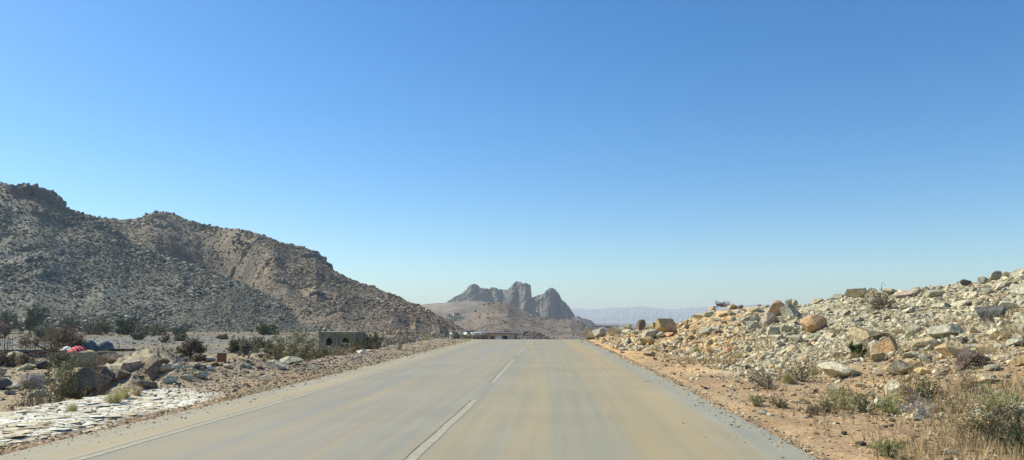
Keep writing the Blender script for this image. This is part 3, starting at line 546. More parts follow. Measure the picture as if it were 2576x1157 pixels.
outcrop(740, 722, 90, 22, 26, 'htan', 'broad tan outcrop in the middle of the back hill', 2); outcrop(850, 785, 60, 22, 14, 'htan', 'tan rock cluster low on the back hill', 2); outcrop(800, 740, 40, 18, 9, 'crag', 'dark rocks right of the broad tan outcrop', 2); outcrop(905, 805, 36, 16, 7, 'crag', 'dark rocks at the foot of the back hill above the building', 2); outcrop(640, 713, 30, 14, 6, 'crag', 'dark rock where the two hills meet', 2)
# ------------------------------------------------------------------ road
def road():
    ys = np.concatenate([np.arange(-12, 8, 1.), np.arange(8, 90, .25), np.arange(90, 260, 4.)]); us = np.concatenate([np.linspace(-1, 1, 45)])
    Y, U = np.meshgrid(ys, us, indexing='ij'); eL = -6.55+.14*fbm(Y*.8, Y*0, 5, 1, .65)+.13*fbm(Y*.05, Y*0, 2, 2)-.35*ss(Y, 25, 60); eR = 2.76+.10*fbm(Y*1.1, Y*0+3, 5, 2, .65)+.06*fbm(Y*.1, Y*0, 2, 4)
    u = (eL+eR)/2+U*(eR-eL)/2; z = zroad(Y)+.0
    V = np.c_[(xc(Y)+u).ravel(), Y.ravel(), z.ravel()]; nc = len(us)
    i = np.arange(len(ys)-1)[:, None]*nc; j = np.arange(nc-1)[None, :]; Fc = np.stack([i+j, i+j+1, i+nc+j+1, i+nc+j], -1).reshape(-1, 4)
    m, nt, b_ = mat_new('dusty_asphalt', .8)
    au = N(nt, 'ShaderNodeAttribute', attribute_name='across').outputs['Fac']; av = N(nt, 'ShaderNodeAttribute', attribute_name='along').outputs['Fac']
    cb = N(nt, 'ShaderNodeCombineXYZ'); nt.links.new(au, cb.inputs[0]); nt.links.new(av, cb.inputs[1])
    mp = N(nt, 'ShaderNodeMapping'); nt.links.new(cb.outputs[0], mp.inputs[0]); mp.inputs['Scale'].default_value = (1, .02, 1)
    s1, _ = noise_ramp(nt, 1.6, (0, 0, 0), (1, 1, 1), 5, mp.outputs[0], .38, .66)
    s2, _ = noise_ramp(nt, 5.5, (.93, .93, .93), (1.06, 1.06, 1.06), 4, mp.outputs[0], .3, .7)
    # across-the-road zones: shoulder tan, lane grey, dusty wheel path in the near lane
    mr = N(nt, 'ShaderNodeMapRange'); nt.links.new(au, mr.inputs[0]); mr.inputs[1].default_value = -7; mr.inputs[2].default_value = 3
    rp = N(nt, 'ShaderNodeValToRGB'); nt.links.new(mr.outputs[0], rp.inputs[0]); el = rp.color_ramp.elements
    el[0].position = 0; el[0].color = (.325, .285, .205, 1); el[1].position = 1; el[1].color = (.292, .277, .212, 1)
    for p_, c_ in ((.145, (.325, .285, .205)), (.175, (.265, .245, .195)), (.42, (.27, .25, .205)), (.55, (.272, .25, .19)), (.66, (.285, .258, .188)), (.74, (.27, .25, .18)), (.82, (.315, .262, .165)), (.88, (.33, .268, .162)), (.93, (.275, .265, .215))):
        e = el.new(p_); e.color = (*c_, 1)
    st = mixc(nt, 'MIX', s1, (.90, .94, 1.0), (1.10, 1.0, .84)); x = mixc(nt, 'MULTIPLY', 1.0, rp.outputs[0], st); x = mixc(nt, 'MULTIPLY', 1.0, x, s2)
    geo = N(nt, 'ShaderNodeNewGeometry').outputs['Position']; g, gf = noise_ramp(nt, 55, (.86, .86, .86), (1.14, 1.14, 1.14), 2, geo); x = mixc(nt, 'MULTIPLY', 1.0, x, g)
    l, _ = noise_ramp(nt, .35, (.93, .93, .93), (1.07, 1.06, 1.04), 3, geo); x = mixc(nt, 'MULTIPLY', 1.0, x, l)
    nt.links.new(x, b_.inputs['Base Color'])
    bp = N(nt, 'ShaderNodeBump'); bp.inputs['Strength'].default_value = .25; bp.inputs['Distance'].default_value = .004; nt.links.new(gf, bp.inputs['Height']); nt.links.new(bp.outputs[0], b_.inputs['Normal'])
    o = mesh_np('road', V, Fc, m, smooth=True, attrs={'across': u.ravel(), 'along': Y.ravel()}); o['kind'] = 'structure'
    # markings
    m2, nt, b_ = mat_new('worn_road_paint', .8); geo = N(nt, 'ShaderNodeNewGeometry').outputs['Position']
    c1, f1 = noise_ramp(nt, 9, (.288, .265, .203), (.37, .34, .252), 5, geo, .38, .62); nt.links.new(c1, b_.inputs['Base Color'])
    def strip(name, uc, hw, y0, y1, base_col=None):
        yy = np.arange(y0, y1+.01, .25); n = len(yy); wob = .012*fbm(yy*2.3, yy*0, 3, 5); V = []
        for sgn in (-1, 1): V.append(np.c_[xc(yy)+uc+wob+sgn*(hw+.01*fbm(yy*5, yy*0+sgn*3, 2, 8)), yy, zroad(yy)+.004])
        V = np.vstack(V); i = np.arange(n-1); return V, np.c_[i, i+n, i+n+1, i+1]
    V, Fc = strip('x', -5.39, .062, -12, 100); yk = V[:, 1]; o = mesh_np('road_edge_line', V, Fc, m2, smooth=True); o['kind'] = 'structure'
    m3, nt3, b3 = mat_new('road_seam_tar', .8); b3.inputs['Base Color'].default_value = (.15, .135, .11, 1)
    for uc, ya, yb in [(-5.47, -12, 80)]+[(-1.815, 3.6+15.4*k, 14.85+15.4*k) for k in range(4)]: V, Fc = strip('x', uc, .009, ya, yb); V[:, 2] += .003; o = mesh_np('road_seam', V, Fc, m3); o['kind'] = 'structure'
    Vs = []; Fs = []; off = 0
    for k in range(-1, 8):
        V, Fc = strip('x', -1.74, .066, 3.6+15.4*k, 14.85+15.4*k); Vs.append(V); Fs.append(Fc+off); off += len(V)
    o = mesh_np('road_centre_line', np.vstack(Vs), np.vstack(Fs), m2, smooth=True); o['kind'] = 'structure'
road()
# ------------------------------------------------------------------ plants
def tubes(segs):
    s = np.array([(*a, *b_, r0, r1) for a, b_, r0, r1 in segs]); a = s[:, :3]; b_ = s[:, 3:6]; d = b_-a; d /= np.maximum(np.linalg.norm(d, axis=1, keepdims=True), 1e-9)
    ref = np.where(np.abs(d[:, 2:3]) > .9, (1., 0, 0), (0, 0, 1.)); u = np.cross(d, ref); u /= np.linalg.norm(u, axis=1, keepdims=True); v = np.cross(d, u)
    rings = []
    for p, r in ((a, s[:, 6:7]), (b_, s[:, 7:8])):
        for k in range(3): t = 2*math.pi*k/3; rings.append(p+(u*math.cos(t)+v*math.sin(t))*r)
    V = np.stack(rings, 1).reshape(-1, 3); i = np.arange(len(s))[:, None]*6
    Fc = np.concatenate([np.stack([i[:, 0]+k, i[:, 0]+(k+1) % 3, i[:, 0]+3+(k+1) % 3, i[:, 0]+3+k], -1) for k in range(3)]); return V, Fc
def leaves(P, size, rg, asp=.45):
    n = len(P); a = rg.normal(size=(n, 3)); a /= np.linalg.norm(a, axis=1, keepdims=True); b_ = np.cross(a, rg.normal(size=(n, 3))); b_ /= np.linalg.norm(b_, axis=1, keepdims=True)
    s = size*rg.uniform(.6, 1.4, (n, 1)); a = a*s; b_ = b_*s*asp
    V = np.stack([P-a, P+b_, P+a, P-b_], 1).reshape(-1, 3); return V, np.arange(4*n).reshape(-1, 4)
def grow(rg, stems, tilt, levels, kids, wig=.25, up=.15, trunk=0., ratio=.62, nseg=4):
    segs = []; tips = []
    def br(p, d, L_, r, lv):
        n = nseg
        for i in range(n):
            d = d+rg.normal(0, wig, 3); d[2] += up; d /= np.linalg.norm(d); q = p+d*L_/n; r2 = r*.82
            segs.append((p, q, r, r2)); p = q; r = r2
            if lv > 0 and i >= (1 if trunk and lv == levels else 0):
                for _ in range(kids):
                    if rg.uniform() < .75:
                        e = d+rg.normal(0, .65, 3); e /= np.linalg.norm(e); br(p, e, L_*ratio*rg.uniform(.7, 1.2), r*.62, lv-1)
            if lv <= 1: tips.append(p)
        tips.append(p)
    base = np.zeros(3)
    if trunk:
        q = base
        for i in range(3):
            q2 = q+np.array((rg.normal(0, .04), rg.normal(0, .04), trunk/3)); segs.append((q, q2, .055-.006*i, .05-.006*i)); q = q2
        base = q
    for k in range(stems):
        a = 2*math.pi*(k+rg.uniform(0, .8))/stems; t = tilt*math.sqrt(rg.uniform(.1, 1)); d = np.array((math.sin(t)*math.cos(a), math.sin(t)*math.sin(a), math.cos(t)))
        br(base+(0 if trunk else rg.normal(0, .03, 3)*np.array((1, 1, 0))), d, 1.0*rg.uniform(.75, 1.05), .03 if trunk else .016, levels)
    return segs, np.array(tips)
STY = dict(  # stems, tilt, levels, kids, trunk, leaves per tip, leaf px, up
    acacia=(8, 1.2, 2, 2, .5, 2.2, .42, .02), bush=(13, 1.15, 2, 1, 0, 2.2, .42, .1), dense=(12, 1.25, 2, 1, 0, 6, .55, .05), twiggy=(15, 1.2, 2, 1, 0, .35, .35, .12), sparse=(16, 1.15, 1, 1, 0, .9, .32, .08), tree=(5, .7, 2, 2, .3, 4.0, .45, .1))
def plant(px, py, w, h, style, leaf, bark, name, label, group=None, D=None, seed=0, lean=0., mult=1., surf=None, flat_top=False):
    p = hit(px, py, which=surf or [0]) if D is None else None
    if D is not None:
        p = onground(px, D)
    if p is None: p = at(px, py, float(RD(float(azp(px)))))
    Dp = math.hypot(p.x, p.y); W = w/1912*Dp; H = h/1912*Dp
    if D is not None: H = max(H, at(px, py-h, D).z-p.z)
    rg = np.random.default_rng(seed+int(px*3+py)); st, ti, lv, kd, tr, lpt, lpx, up = STY[style]
    segs, tips = grow(rg, st, ti, lv, kd, trunk=tr, up=up)
    A = np.array([s_[1] for s_ in segs]); ex = np.percentile(np.abs(A[:, :2]), 96)*2; ez = np.percentile(A[:, 2], 98)
    f = np.array((W/ex, W/ex, H/ez)); pxm = Dp/760
    if flat_top:
        pass
    rmin = .16*pxm; rs = max(W, H)*.55
    lx, ly = lean*math.cos(-math.atan2(p.x, p.y)), lean*math.sin(-math.atan2(p.x, p.y))
    def T(q): q = q*f; return np.array((q[0]+lx*q[2], q[1]+ly*q[2], q[2]-.03*H))
    segs = [(T(a), T(b_), max(r0*rs*1.5, rmin), max(r1*rs*1.5, rmin*.8)) for a, b_, r0, r1 in segs]
    n = int(len(tips)*lpt*mult*1.9); n = min(n, 7000); base = tips[rg.integers(len(tips), size=n)]; LP = np.array([T(q) for q in base])+rg.normal(0, 1, (n, 3))*np.array((W, W, H))*.035
    LP[:, 2] = np.maximum(LP[:, 2], .01)
    e = thing(name, p, label, 'tree' if 'tree' in name else 'shrub', group)
    V, Fc = tubes(segs); mesh_np('trunk' if 'tree' in name else 'stems', V, Fc, bark, parent=e)
    if n > 12: V, Fc = leaves(LP, max(lpx*pxm*1.9, .014), rg); mesh_np('crown' if 'tree' in name else 'foliage', V, Fc, L[leaf], parent=e)
    return e
def tuft(px, py, w, h, leaf, label, name='grass_tuft', n=140, group='clumps of grass and weeds', thick=.35, seed=0, D=None):
    p = hit(px, py, which=[0]) if D is None else onground(px, D)
    if p is None: return
    Dp = math.hypot(p.x, p.y); W = w/1912*Dp; H = h/1912*Dp; rg = np.random.default_rng(seed+int(px*5+py)); V = []; Fs = []; wd = thick*Dp/760*.5
    for i in range(n):
        a = rg.uniform(0, 6.28); t = rg.uniform(.0, 1)**.7; b0 = np.array((math.cos(a), math.sin(a), 0))*rg.uniform(0, .3)*W; tip = np.array((math.cos(a)*W*.55*t, math.sin(a)*W*.55*t, H*rg.uniform(.5, 1.05)*(1-.35*t))); mid = (b0+tip)/2+np.array((0, 0, H*.12))+rg.normal(0, .04, 3)*W
        s = np.array((-math.sin(a+rg.normal(0, .8)), math.cos(a), 0)); s = s/np.linalg.norm(s)*wd; k = len(V); V += [b0-s, b0+s, mid+s*.8, mid-s*.8, tip+s*.25, tip-s*.25]; Fs += [(k, k+1, k+2, k+3), (k+3, k+2, k+4, k+5)]
    o = mesh_np(name, np.array(V), np.array(Fs), L[leaf]); o.location = (p.x, p.y, gz(p.x, p.y)-.01); tag(o, label, 'grass', group); return o
SG = 'desert shrubs on the stony slope'
plant(2218, 783, 68, 46, 'twiggy', 'brown', M_bark, 'shrub', 'dry grey brown bush high on the rubble ridge', SG, mult=2)
plant(2158, 900, 34, 28, 'dense', 'green', M_barkd, 'shrub', 'small round dark green bush on the slope foot', SG)
plant(2015, 960, 84, 46, 'sparse', 'olive', M_bark, 'shrub', 'wide thin olive shrub beside the yellow tuft', SG, mult=2.2)
plant(1935, 978, 66, 42, 'sparse', 'grey', M_bark, 'shrub', 'low grey-green shrub leaning left on red soil', SG, lean=-.5, mult=2)
tuft(1983, 966, 42, 32, 'yellow', 'yellow dry tuft between the two thin shrubs', n=220)
plant(1815, 772, 34, 14, 'twiggy', 'brown', M_bark, 'shrub', 'bare dead branches on the skyline of the orange slope', SG, mult=.2)
plant(2445, 928, 54, 36, 'twiggy', 'brown', M_bark, 'shrub', 'dry purple brown bush in front of the purple boulder', SG, mult=1.6)
plant(2175, 1040, 62, 44, 'sparse', 'green', M_bark, 'shrub', 'green leafy shrub left of the dry stalks', SG, mult=3); plant(2120, 1030, 66, 50, 'sparse', 'lime', M_dry, 'shrub', 'pale lime weed left of the green leafy shrub', SG, mult=2)
plant(2245, 1042, 56, 44, 'sparse', 'lime', M_dry, 'shrub', 'bright weed between the green shrub and the ashen bush', SG, mult=3); plant(2290, 1015, 66, 72, 'twiggy', 'straw', M_dry, 'shrub', 'tall dry straw-coloured stalks behind the ashen bush', SG, mult=1.5)
plant(2335, 1005, 54, 44, 'sparse', 'green', M_bark, 'shrub', 'dark green shrub right behind the ashen bush', SG, mult=3); plant(2312, 1050, 76, 54, 'twiggy', 'ash', M_ashs, 'shrub', 'ashen grey tangled dead bush in the weeds', SG, mult=1)
plant(2080, 1040, 50, 32, 'sparse', 'olive', M_dry, 'shrub', 'small olive weed left of the lime weed', SG, mult=1.6); plant(2050, 1045, 34, 22, 'twiggy', 'brown', M_bark, 'shrub', 'small brown weed near the asphalt', SG); plant(1905, 1022, 40, 30, 'sparse', 'lime', M_dry, 'shrub', 'thin lime weed nearest the asphalt edge', SG); plant(1960, 1026, 36, 26, 'sparse', 'olive', M_dry, 'shrub', 'thin olive weed on the red soil by the asphalt', SG)
plant(2505, 1040, 88, 58, 'sparse', 'lime', M_dry, 'shrub', 'bright lime green weed above the dark clumps', SG, mult=3.5); plant(2492, 1115, 96, 78, 'bush', 'green', M_bark, 'shrub', 'dark green leafy clump low in the corner weeds', SG, mult=.6); plant(2570, 1150, 84, 100, 'bush', 'dark', M_bark, 'shrub', 'darkest green clump at the lower right corner', SG, mult=.6)
plant(2435, 1120, 90, 80, 'twiggy', 'straw', M_dry, 'shrub', 'dry straw bush left of the dark green clump', SG, mult=1.4); plant(2540, 1130, 90, 90, 'twiggy', 'purple', M_bark, 'shrub', 'dry purplish stalks between the two dark green clumps', SG, mult=1.5); plant(2430, 985, 80, 60, 'twiggy', 'straw', M_dry, 'shrub', 'pale dry brush above the lime green weed', SG, mult=1.2); plant(2400, 1040, 70, 50, 'twiggy', 'straw', M_dry, 'shrub', 'pale dry brush right of the ashen bush', SG, mult=1.2); plant(2240, 1150, 60, 36, 'sparse', 'lime', M_dry, 'shrub', 'pale green weed at the bottom of the gravel', SG, mult=2)
tuft(1752, 892, 34, 26, 'yellow', 'yellow green tuft left of the small orange rock', n=160); tuft(1788, 890, 30, 24, 'straw', 'straw tuft right beside the yellow green tuft', n=130); tuft(1860, 905, 40, 24, 'straw', 'reddish straw tuft on the middle of the slope foot', n=130)
for k, (x_, y_, w_, h_) in enumerate([(2120, 838, 34, 18), (2260, 850, 30, 26), (2355, 850, 30, 30), (2510, 855, 60, 26), (2560, 795, 50, 26), (1925, 838, 36, 22), (2150, 905, 28, 22)]): tuft(x_, y_, w_, h_, 'straw', ['straw tuft left of the overhanging tan slab', 'straw tuft under the overhanging tan slab', 'straw tuft left of the smooth grey dome', 'wide straw tuft above the purple brown boulder', 'straw tuft right of the dark grey lone boulder', 'straw tuft under the bluish leaning slab', 'straw tuft beside the small dark green bush'][k], n=110)
# thin dry grass among the corner weeds and over the slope (uncountable)
def drygrass():
    V = []; Fs = []; P1, r_, ph_ = gscatter(2600, azp(1880), azp(2700), 9, 26, lambda x, y, r, ph: (x-xc(y) > 3.4) & (rng.uniform(size=len(x)) < .1+.9*ss(fbm(x*.55, y*.55, 3, 77)+.05*(x-5), .0, .5))); P2, r2_, _ = gscatter(1500, azp(1650), azp(2700), 22, 40, lambda x, y, r, ph: (x-xc(y) > 4) & (fbm(x*.4, y*.4, 3, 78) > .1))
    P = np.vstack([P1, P2]); rr_ = np.r_[r_, r2_]
    for p, rr in zip(P, rr_):
        for i in range(9):
            a = rng.uniform(0, 6.28); h = rng.uniform(.06, .28); o = np.array((math.cos(a), math.sin(a), 0))*h*rng.uniform(.2, .8); s = np.array((-math.sin(a), math.cos(a), 0))*.2*rr/760; k = len(V); V += [p-s, p+s, p+o+np.array((0, 0, h))+s*.3, p+o+np.array((0, 0, h))-s*.3]; Fs.append((k, k+1, k+2, k+3))
    o = mesh_np('dry_grass', np.array(V), np.array(Fs), L['straw']); tag(o, 'thin dry grass scattered over the stony ground right of the road', 'grass', None, 'stuff')
drygrass()
TG = 'acacias and bushes on the dry plain'
plant(140, 893, 122, 60, 'acacia', 'umber', M_barkd, 'acacia_tree', 'large bare brown acacia beside the red striped cloth', TG, D=92, mult=1.3)
plant(483, 896, 56, 40, 'acacia', 'umber', M_barkd, 'acacia_tree', 'small dark acacia alone left of the rusty box', TG, D=88, mult=1)
plant(628, 900, 56, 48, 'tree', 'grey', M_barkd, 'acacia_tree', 'grey-green bushy acacia right of the rusty box', TG, D=86); plant(602, 880, 40, 26, 'bush', 'olive', M_barkd, 'shrub', 'low olive bush behind the bushy acacia', TG, D=106); plant(688, 888, 46, 28, 'bush', 'grey', M_bark, 'shrub', 'grey bush between the bushy acacia and the big bush', TG, D=95); plant(668, 876, 34, 14, 'bush', 'olive', M_bark, 'shrub', 'small far bush left of the big bush', TG, D=125)
plant(748, 902, 140, 66, 'bush', 'olive', M_bark, 'shrub', 'big spreading olive bush left of the concrete building', TG, D=48, mult=3.2); plant(810, 898, 60, 30, 'bush', 'grey', M_bark, 'shrub', 'grey bush overlapping the concrete building wall', TG, D=55)
plant(893, 880, 44, 52, 'sparse', 'olive', M_bark, 'shrub', 'tall thin bush over the corner of the concrete building', TG, D=60, mult=2.2); plant(868, 896, 80, 26, 'twiggy', 'straw', M_dry, 'shrub', 'arching dry straw bush before the concrete building', TG, D=50, mult=1.2)
plant(980, 872, 100, 36, 'twiggy', 'brown', M_bark, 'shrub', 'wide brown thicket right of the concrete building', TG, D=62, mult=2); plant(940, 868, 50, 22, 'dense', 'green', M_bark, 'shrub', 'green bush between the building and the brown thicket', TG, D=80); plant(1030, 866, 60, 22, 'twiggy', 'brown', M_bark, 'shrub', 'smaller brown thicket near the yellow bush', TG, D=64, mult=1.5); plant(1075, 862, 34, 18, 'sparse', 'yellow', M_dry, 'shrub', 'yellow green bush on the edge of the gravel bank', TG, D=66, mult=2)
plant(1163, 856, 62, 24, 'acacia', 'grey', M_bark, 'acacia_tree', 'bare pale acacia in front of the white shed', TG, D=110, mult=.4); plant(1215, 858, 60, 20, 'twiggy', 'brown', M_bark, 'shrub', 'brown brush heap right of the white shed', TG, D=95, mult=1.5)
plant(158, 975, 90, 80, 'bush', 'olive', M_bark, 'shrub', 'olive leafy bush behind the huge dark-faced boulder', TG, D=22, mult=.9); plant(100, 975, 60, 40, 'twiggy', 'grey', M_bark, 'shrub', 'thin grey bush left of the huge boulder', TG, D=18.5, mult=1.2)
plant(240, 915, 60, 22, 'twiggy', 'olive', M_bark, 'shrub', 'low thin bush on the left flank of the rock heap', TG, D=26, mult=1.5); plant(268, 955, 46, 36, 'twiggy', 'brown', M_bark, 'shrub', 'dry twigs in the gap of the rock heap', TG, D=20)
tuft(300, 985, 60, 34, 'yellow', 'yellow green tuft right of the huge dark-faced boulder', n=200, D=16.2); tuft(325, 970, 44, 34, 'yellow', 'taller yellow tuft beside the squat boulder', n=160, D=17); tuft(195, 1000, 40, 26, 'yellow', 'yellow tuft in front of the huge boulder', n=120, D=15); tuft(355, 958, 40, 30, 'straw', 'straw tuft before the squat boulder', n=120, D=17.5)
plant(670, 847, 40, 22, 'dense', 'green', M_bark, 'shrub', 'bright green dense bush at the foot of the hills', TG, D=240)
for x_, y_, w_, h_, st_, lf, D_, lb in [(12, 812, 56, 28, 'tree', 'teal', 300, 'dark flat tree at the left end of the far tree row'), (90, 812, 44, 40, 'tree', 'teal', 310, 'tallest dark tree below the near hill'), (76, 826, 26, 24, 'tree', 'dark', 280, 'small dark tree in front of the tallest dark tree'), (12, 835, 60, 26, 'bush', 'brown', 240, 'brown bush at the left edge beyond the track'), (107, 836, 40, 24, 'bush', 'teal', 235, 'grey-green bush beyond the track below the tallest tree'), (168, 822, 40, 22, 'tree', 'teal', 285, 'flat tree left beside the stone hut'), (162, 836, 50, 16, 'bush', 'brown', 230, 'low brown bush in front of the stone hut'), (222, 822, 30, 14, 'bush', 'grey', 280, 'grey bush right of the stone hut'), (252, 824, 38, 18, 'bush', 'olive', 275, 'olive bush second right of the stone hut'), (322, 826, 42, 22, 'dense', 'dark', 270, 'dense dark bush in the middle of the far bush row'), (358, 828, 38, 14, 'bush', 'olive', 262, 'olive bush right beside the dense dark bush'), (400, 832, 34, 14, 'bush', 'grey', 250, 'grey bush third right of the dense dark bush'), (455, 836, 30, 12, 'bush', 'teal', 240, 'dark low bush at the right end of the far row'), (350, 845, 26, 16, 'bush', 'grey', 195, 'grey bush on the near edge of the track'), (418, 856, 26, 16, 'twiggy', 'brown', 165, 'brown twiggy bush beside the track'), (455, 850, 30, 14, 'bush', 'grey', 180, 'pale grey bush beside the track'), (20, 905, 40, 18, 'bush', 'brown', 84, 'brown bush in front of the sand pile'), (75, 905, 44, 16, 'twiggy', 'brown', 86, 'twiggy bush right of the sand pile'), (165, 905, 50, 20, 'bush', 'grey', 80, 'grey bush at the foot of the large acacia'), (430, 905, 44, 24, 'twiggy', 'grey', 82, 'thin grey bush left of the small dark acacia'), (505, 905, 26, 12, 'bush', 'brown', 84, 'low brown bush between small acacia and rusty box'), (560, 850, 22, 8, 'bush', 'olive', 190, 'tiny bush beyond the rusty box')]:
    plant(x_, y_, w_, h_, st_, lf, M_barkd, 'acacia_tree' if st_ == 'tree' else 'shrub', lb, TG, D=D_, mult=.4 if D_ > 150 else .9)
for k, (x_, y_) in enumerate([(545, 815), (390, 790), (705, 806), (780, 790), (560, 700), (655, 815)]):
    plant(x_, y_, 5, 4, 'bush', 'olive', M_barkd, 'shrub', ['lone bush low on the near hill', 'lone bush a third up the near hill', 'bush in the fold between the hills', 'bush on the lower back hill', 'bush on the crest of the near hill', 'bush at the right foot of the near hill'][k], 'lone bushes on the hillsides', surf=[0, 1, 2])
P = []
for k in range(26):
    q = hit(1130+rng.normal(0, 14)+k*.9+(26-k)*0, 805-k*1.3+rng.normal(0, 4)+10, which=[4, 5])
    if q is not None: P.append(q[:])
if P:
    P = np.array(P); LP = np.repeat(P, 60, 0)+rng.normal(0, 1, (len(P)*60, 3))*np.array((4, 4, 1.8))+np.array((0, 0, 1.5)); V, Fc = leaves(LP, 1.6, rng); o = mesh_np('ravine_bushes', V, Fc, L['teal']); tag(o, 'dark green scrub filling the ravine below the peaks', 'scrub', None, 'stuff')
# ------------------------------------------------------------------ buildings and site
def arch(cx, w, z0_, z1, pointed=True, n=6):
    """outline points of an arched opening from lower left, up and over, to lower right"""
    h = w*.55; zs = z1-h; pts = [(cx-w/2, z0_), (cx-w/2, zs)]
    for i in range(1, n): t = i/n; pts.append((cx-w/2+w/2*t, zs+h*math.sin(t*math.pi/2)**.8))
    pts.append((cx, z1))
    for i in range(n-1, 0, -1): t = i/n; pts.append((cx+w/2-w/2*t, zs+h*math.sin(t*math.pi/2)**.8))
    return pts+[(cx+w/2, zs), (cx+w/2, z0_)]
def wall_hole(mb, x0, x1, z0_, z1, op, y0, y1, axis='y'):
    a0, a1 = op[0][0], op[-1][0]; zl = op[0][1]
    mb.prism([(x0, z0_), (a0, z0_), (a0, z1), (x0, z1)], y0, y1, axis); mb.prism([(a1, z0_), (x1, z0_), (x1, z1), (a1, z1)], y0, y1, axis)
    if zl > z0_+.01: mb.prism([(a0, z0_), (a1, z0_), (a1, zl), (a0, zl)], y0, y1, axis)
    mb.prism([(a0, z1)]+op[1:-1]+[(a1, z1)], y0, y1, axis)
D = 79.0
p0 = at(793, 835, D); pc = at(893, 835, D); g0 = gz((p0.x+pc.x)/2, (p0.y+pc.y)/2)-.3; Hb = p0.z-g0+.0; Wb = pc.x-p0.x; dep = 3.9
bd = thing('concrete_building', (pc.x-Wb, pc.y, g0), 'unfinished grey concrete building with arched window openings beyond the bank', 'building')
mb = MB(); half = Wb/2
o1 = arch(half*.56, .66, Hb-1.45, Hb-.58); o2 = arch(half*1.45, .78, Hb-1.5, Hb-.56)
wall_hole(mb, .22, half-.1, 0, Hb-.2, o1, .16, .30); wall_hole(mb, half+.1, Wb-.22, 0, Hb-.2, o2, .16, .30)
mb.build('front_wall', M_conc, bd)
mb = MB(); os_ = arch(1.5, .7, Hb-1.7, Hb-.6); wall_hole(mb, .27, 2.2, 0, Hb-.2, os_, Wb-.26, Wb-.1, 'x'); od = arch(3.0, .9, .002, Hb-1.35); wall_hole(mb, 2.2, dep-.22, 0, Hb-.2, od, Wb-.26, Wb-.1, 'x'); mb.build('side_wall', M_conc, bd)
MB().box(.1, .26, .28, dep-.24, 0, Hb-.2).build('side_wall', M_conc, bd); MB().box(.28, Wb-.28, dep-.23, dep-.08, 0, Hb-.2).build('rear_wall', M_conc, bd)
for (a, c_) in ((0, 0), (half-.1, 0), (Wb-.22, 0), (0, dep-.22), (Wb-.22, dep-.22)): MB().box(a, a+.22 if a != half-.1 else a+.2, c_, c_+.22, 0, Hb-.202).build('pillar', M_conc, bd)
MB().box(-.06, Wb+.06, -.06, dep+.06, Hb-.2, Hb).build('roof_slab', M_conc, bd); MB().box(.0, .12, .05, .17, Hb, Hb+.3).build('corner_stub', M_conc, bd)
for cx_, w_, zb_ in ((half*.56, .66, Hb-1.45), (half*1.45, .78, Hb-1.5)):
    f_ = MB().box(cx_-w_/2-.06, cx_+w_/2+.06, .06, .159, zb_-.09, zb_-.005).build('window_sill', M_conc, bd)
    m_ = MB().box(cx_-.02, cx_+.02, .2, .23, zb_, zb_+.5); m_.box(cx_-w_/2+.003, cx_+w_/2-.003, .165, .19, zb_+.30, zb_+.35); m_.build('window_bars', M_white if w_ > .7 else M_concd, bd)
# white shed and grey-roofed shed behind the crest
D = 128.; a = at(1131, 833, D); c_ = at(1206, 833, D); g0 = -4.2; ws = thing('white_shed', (a.x, a.y, g0), 'white ribbed shed behind the road crest at the hill foot', 'shed', rz=-.95); Ws = (c_.x-a.x)*1.45; Hs = a.z-g0
MB().box(0, Ws*.5, 0, 3.2, 0, Hs).build('wall', M_white, ws); m_ = MB()
for k in range(9): m_.box(.1+k*Ws*.5/9, .16+k*Ws*.5/9, -.04, -.001, 0, Hs-.05)
m_.build('wall_ribs', M_white, ws); MB().box(-.1, Ws*.5+.1, -.15, 3.35, Hs+.002, Hs+.12).build('roof', M_roof, ws); MB().box(Ws*.36, Ws*.36+.7, -.07, -.042, 1.0, Hs-.75).build('door', M_concd, ws); MB().box(Ws*.5+.002, Ws, .5, 3, 0, Hs-.15).build('annex_wall', M_white, ws)
a = at(1212, 834, 150); c_ = at(1294, 838, 150); Hs = a.z+4.6; sh = thing('long_shed', (a.x, a.y, -4.6), 'long low shed with a flat grey roof beyond the brush heap', 'shed'); Ws = c_.x-a.x
m_ = MB().box(0, Ws, 0, .2, 0, Hs-.45); m_.build('wall', M_tan, sh); MB().box(-.3, Ws+.3, -.6, 4, Hs-.44, Hs-.22).build('roof', M_roof, sh); MB().box(-.1, .5, -.7, .1, Hs-.218, Hs+.35).build('water_tank', M_white, sh)
for k in range(3): MB().box(Ws*(.25+.2*k), Ws*(.25+.2*k)+.9, -.03, -.001, Hs-1.5, Hs-.85).build('window', M_white if k == 1 else M_concd, sh)
# stone hut
q = onground(178, 292); hk = 292/1912; sh = thing('stone_hut', (q.x-2.3, q.y, q.z-.5), 'small dark stone hut among the far trees below the near hill', 'hut', rz=.35)
m_ = MB(); wall_hole(m_, 0, 2.6, 0, 2.9, arch(1.3, .8, .01, 2.0), 0, .3); m_.build('front_wall', M_stonehut, sh); MB().box(2.602, 2.9, 0, 3.4, 0, 2.9).build('side_wall', M_stonehut, sh); MB().box(0, .3, .302, 3.4, 0, 2.9).build('side_wall', M_stonehut, sh); MB().box(-.3, 4.6, -.4, 3.8, 2.902, 3.15).build('roof', M_roof, sh); MB().bar((4.4, 0, 0), (4.4, 0, 2.9), .08).build('post', M_barkd, sh); MB().box(.302, 2.6, 3.1, 3.4, 0, 2.9).build('rear_wall', M_stonehut, sh)
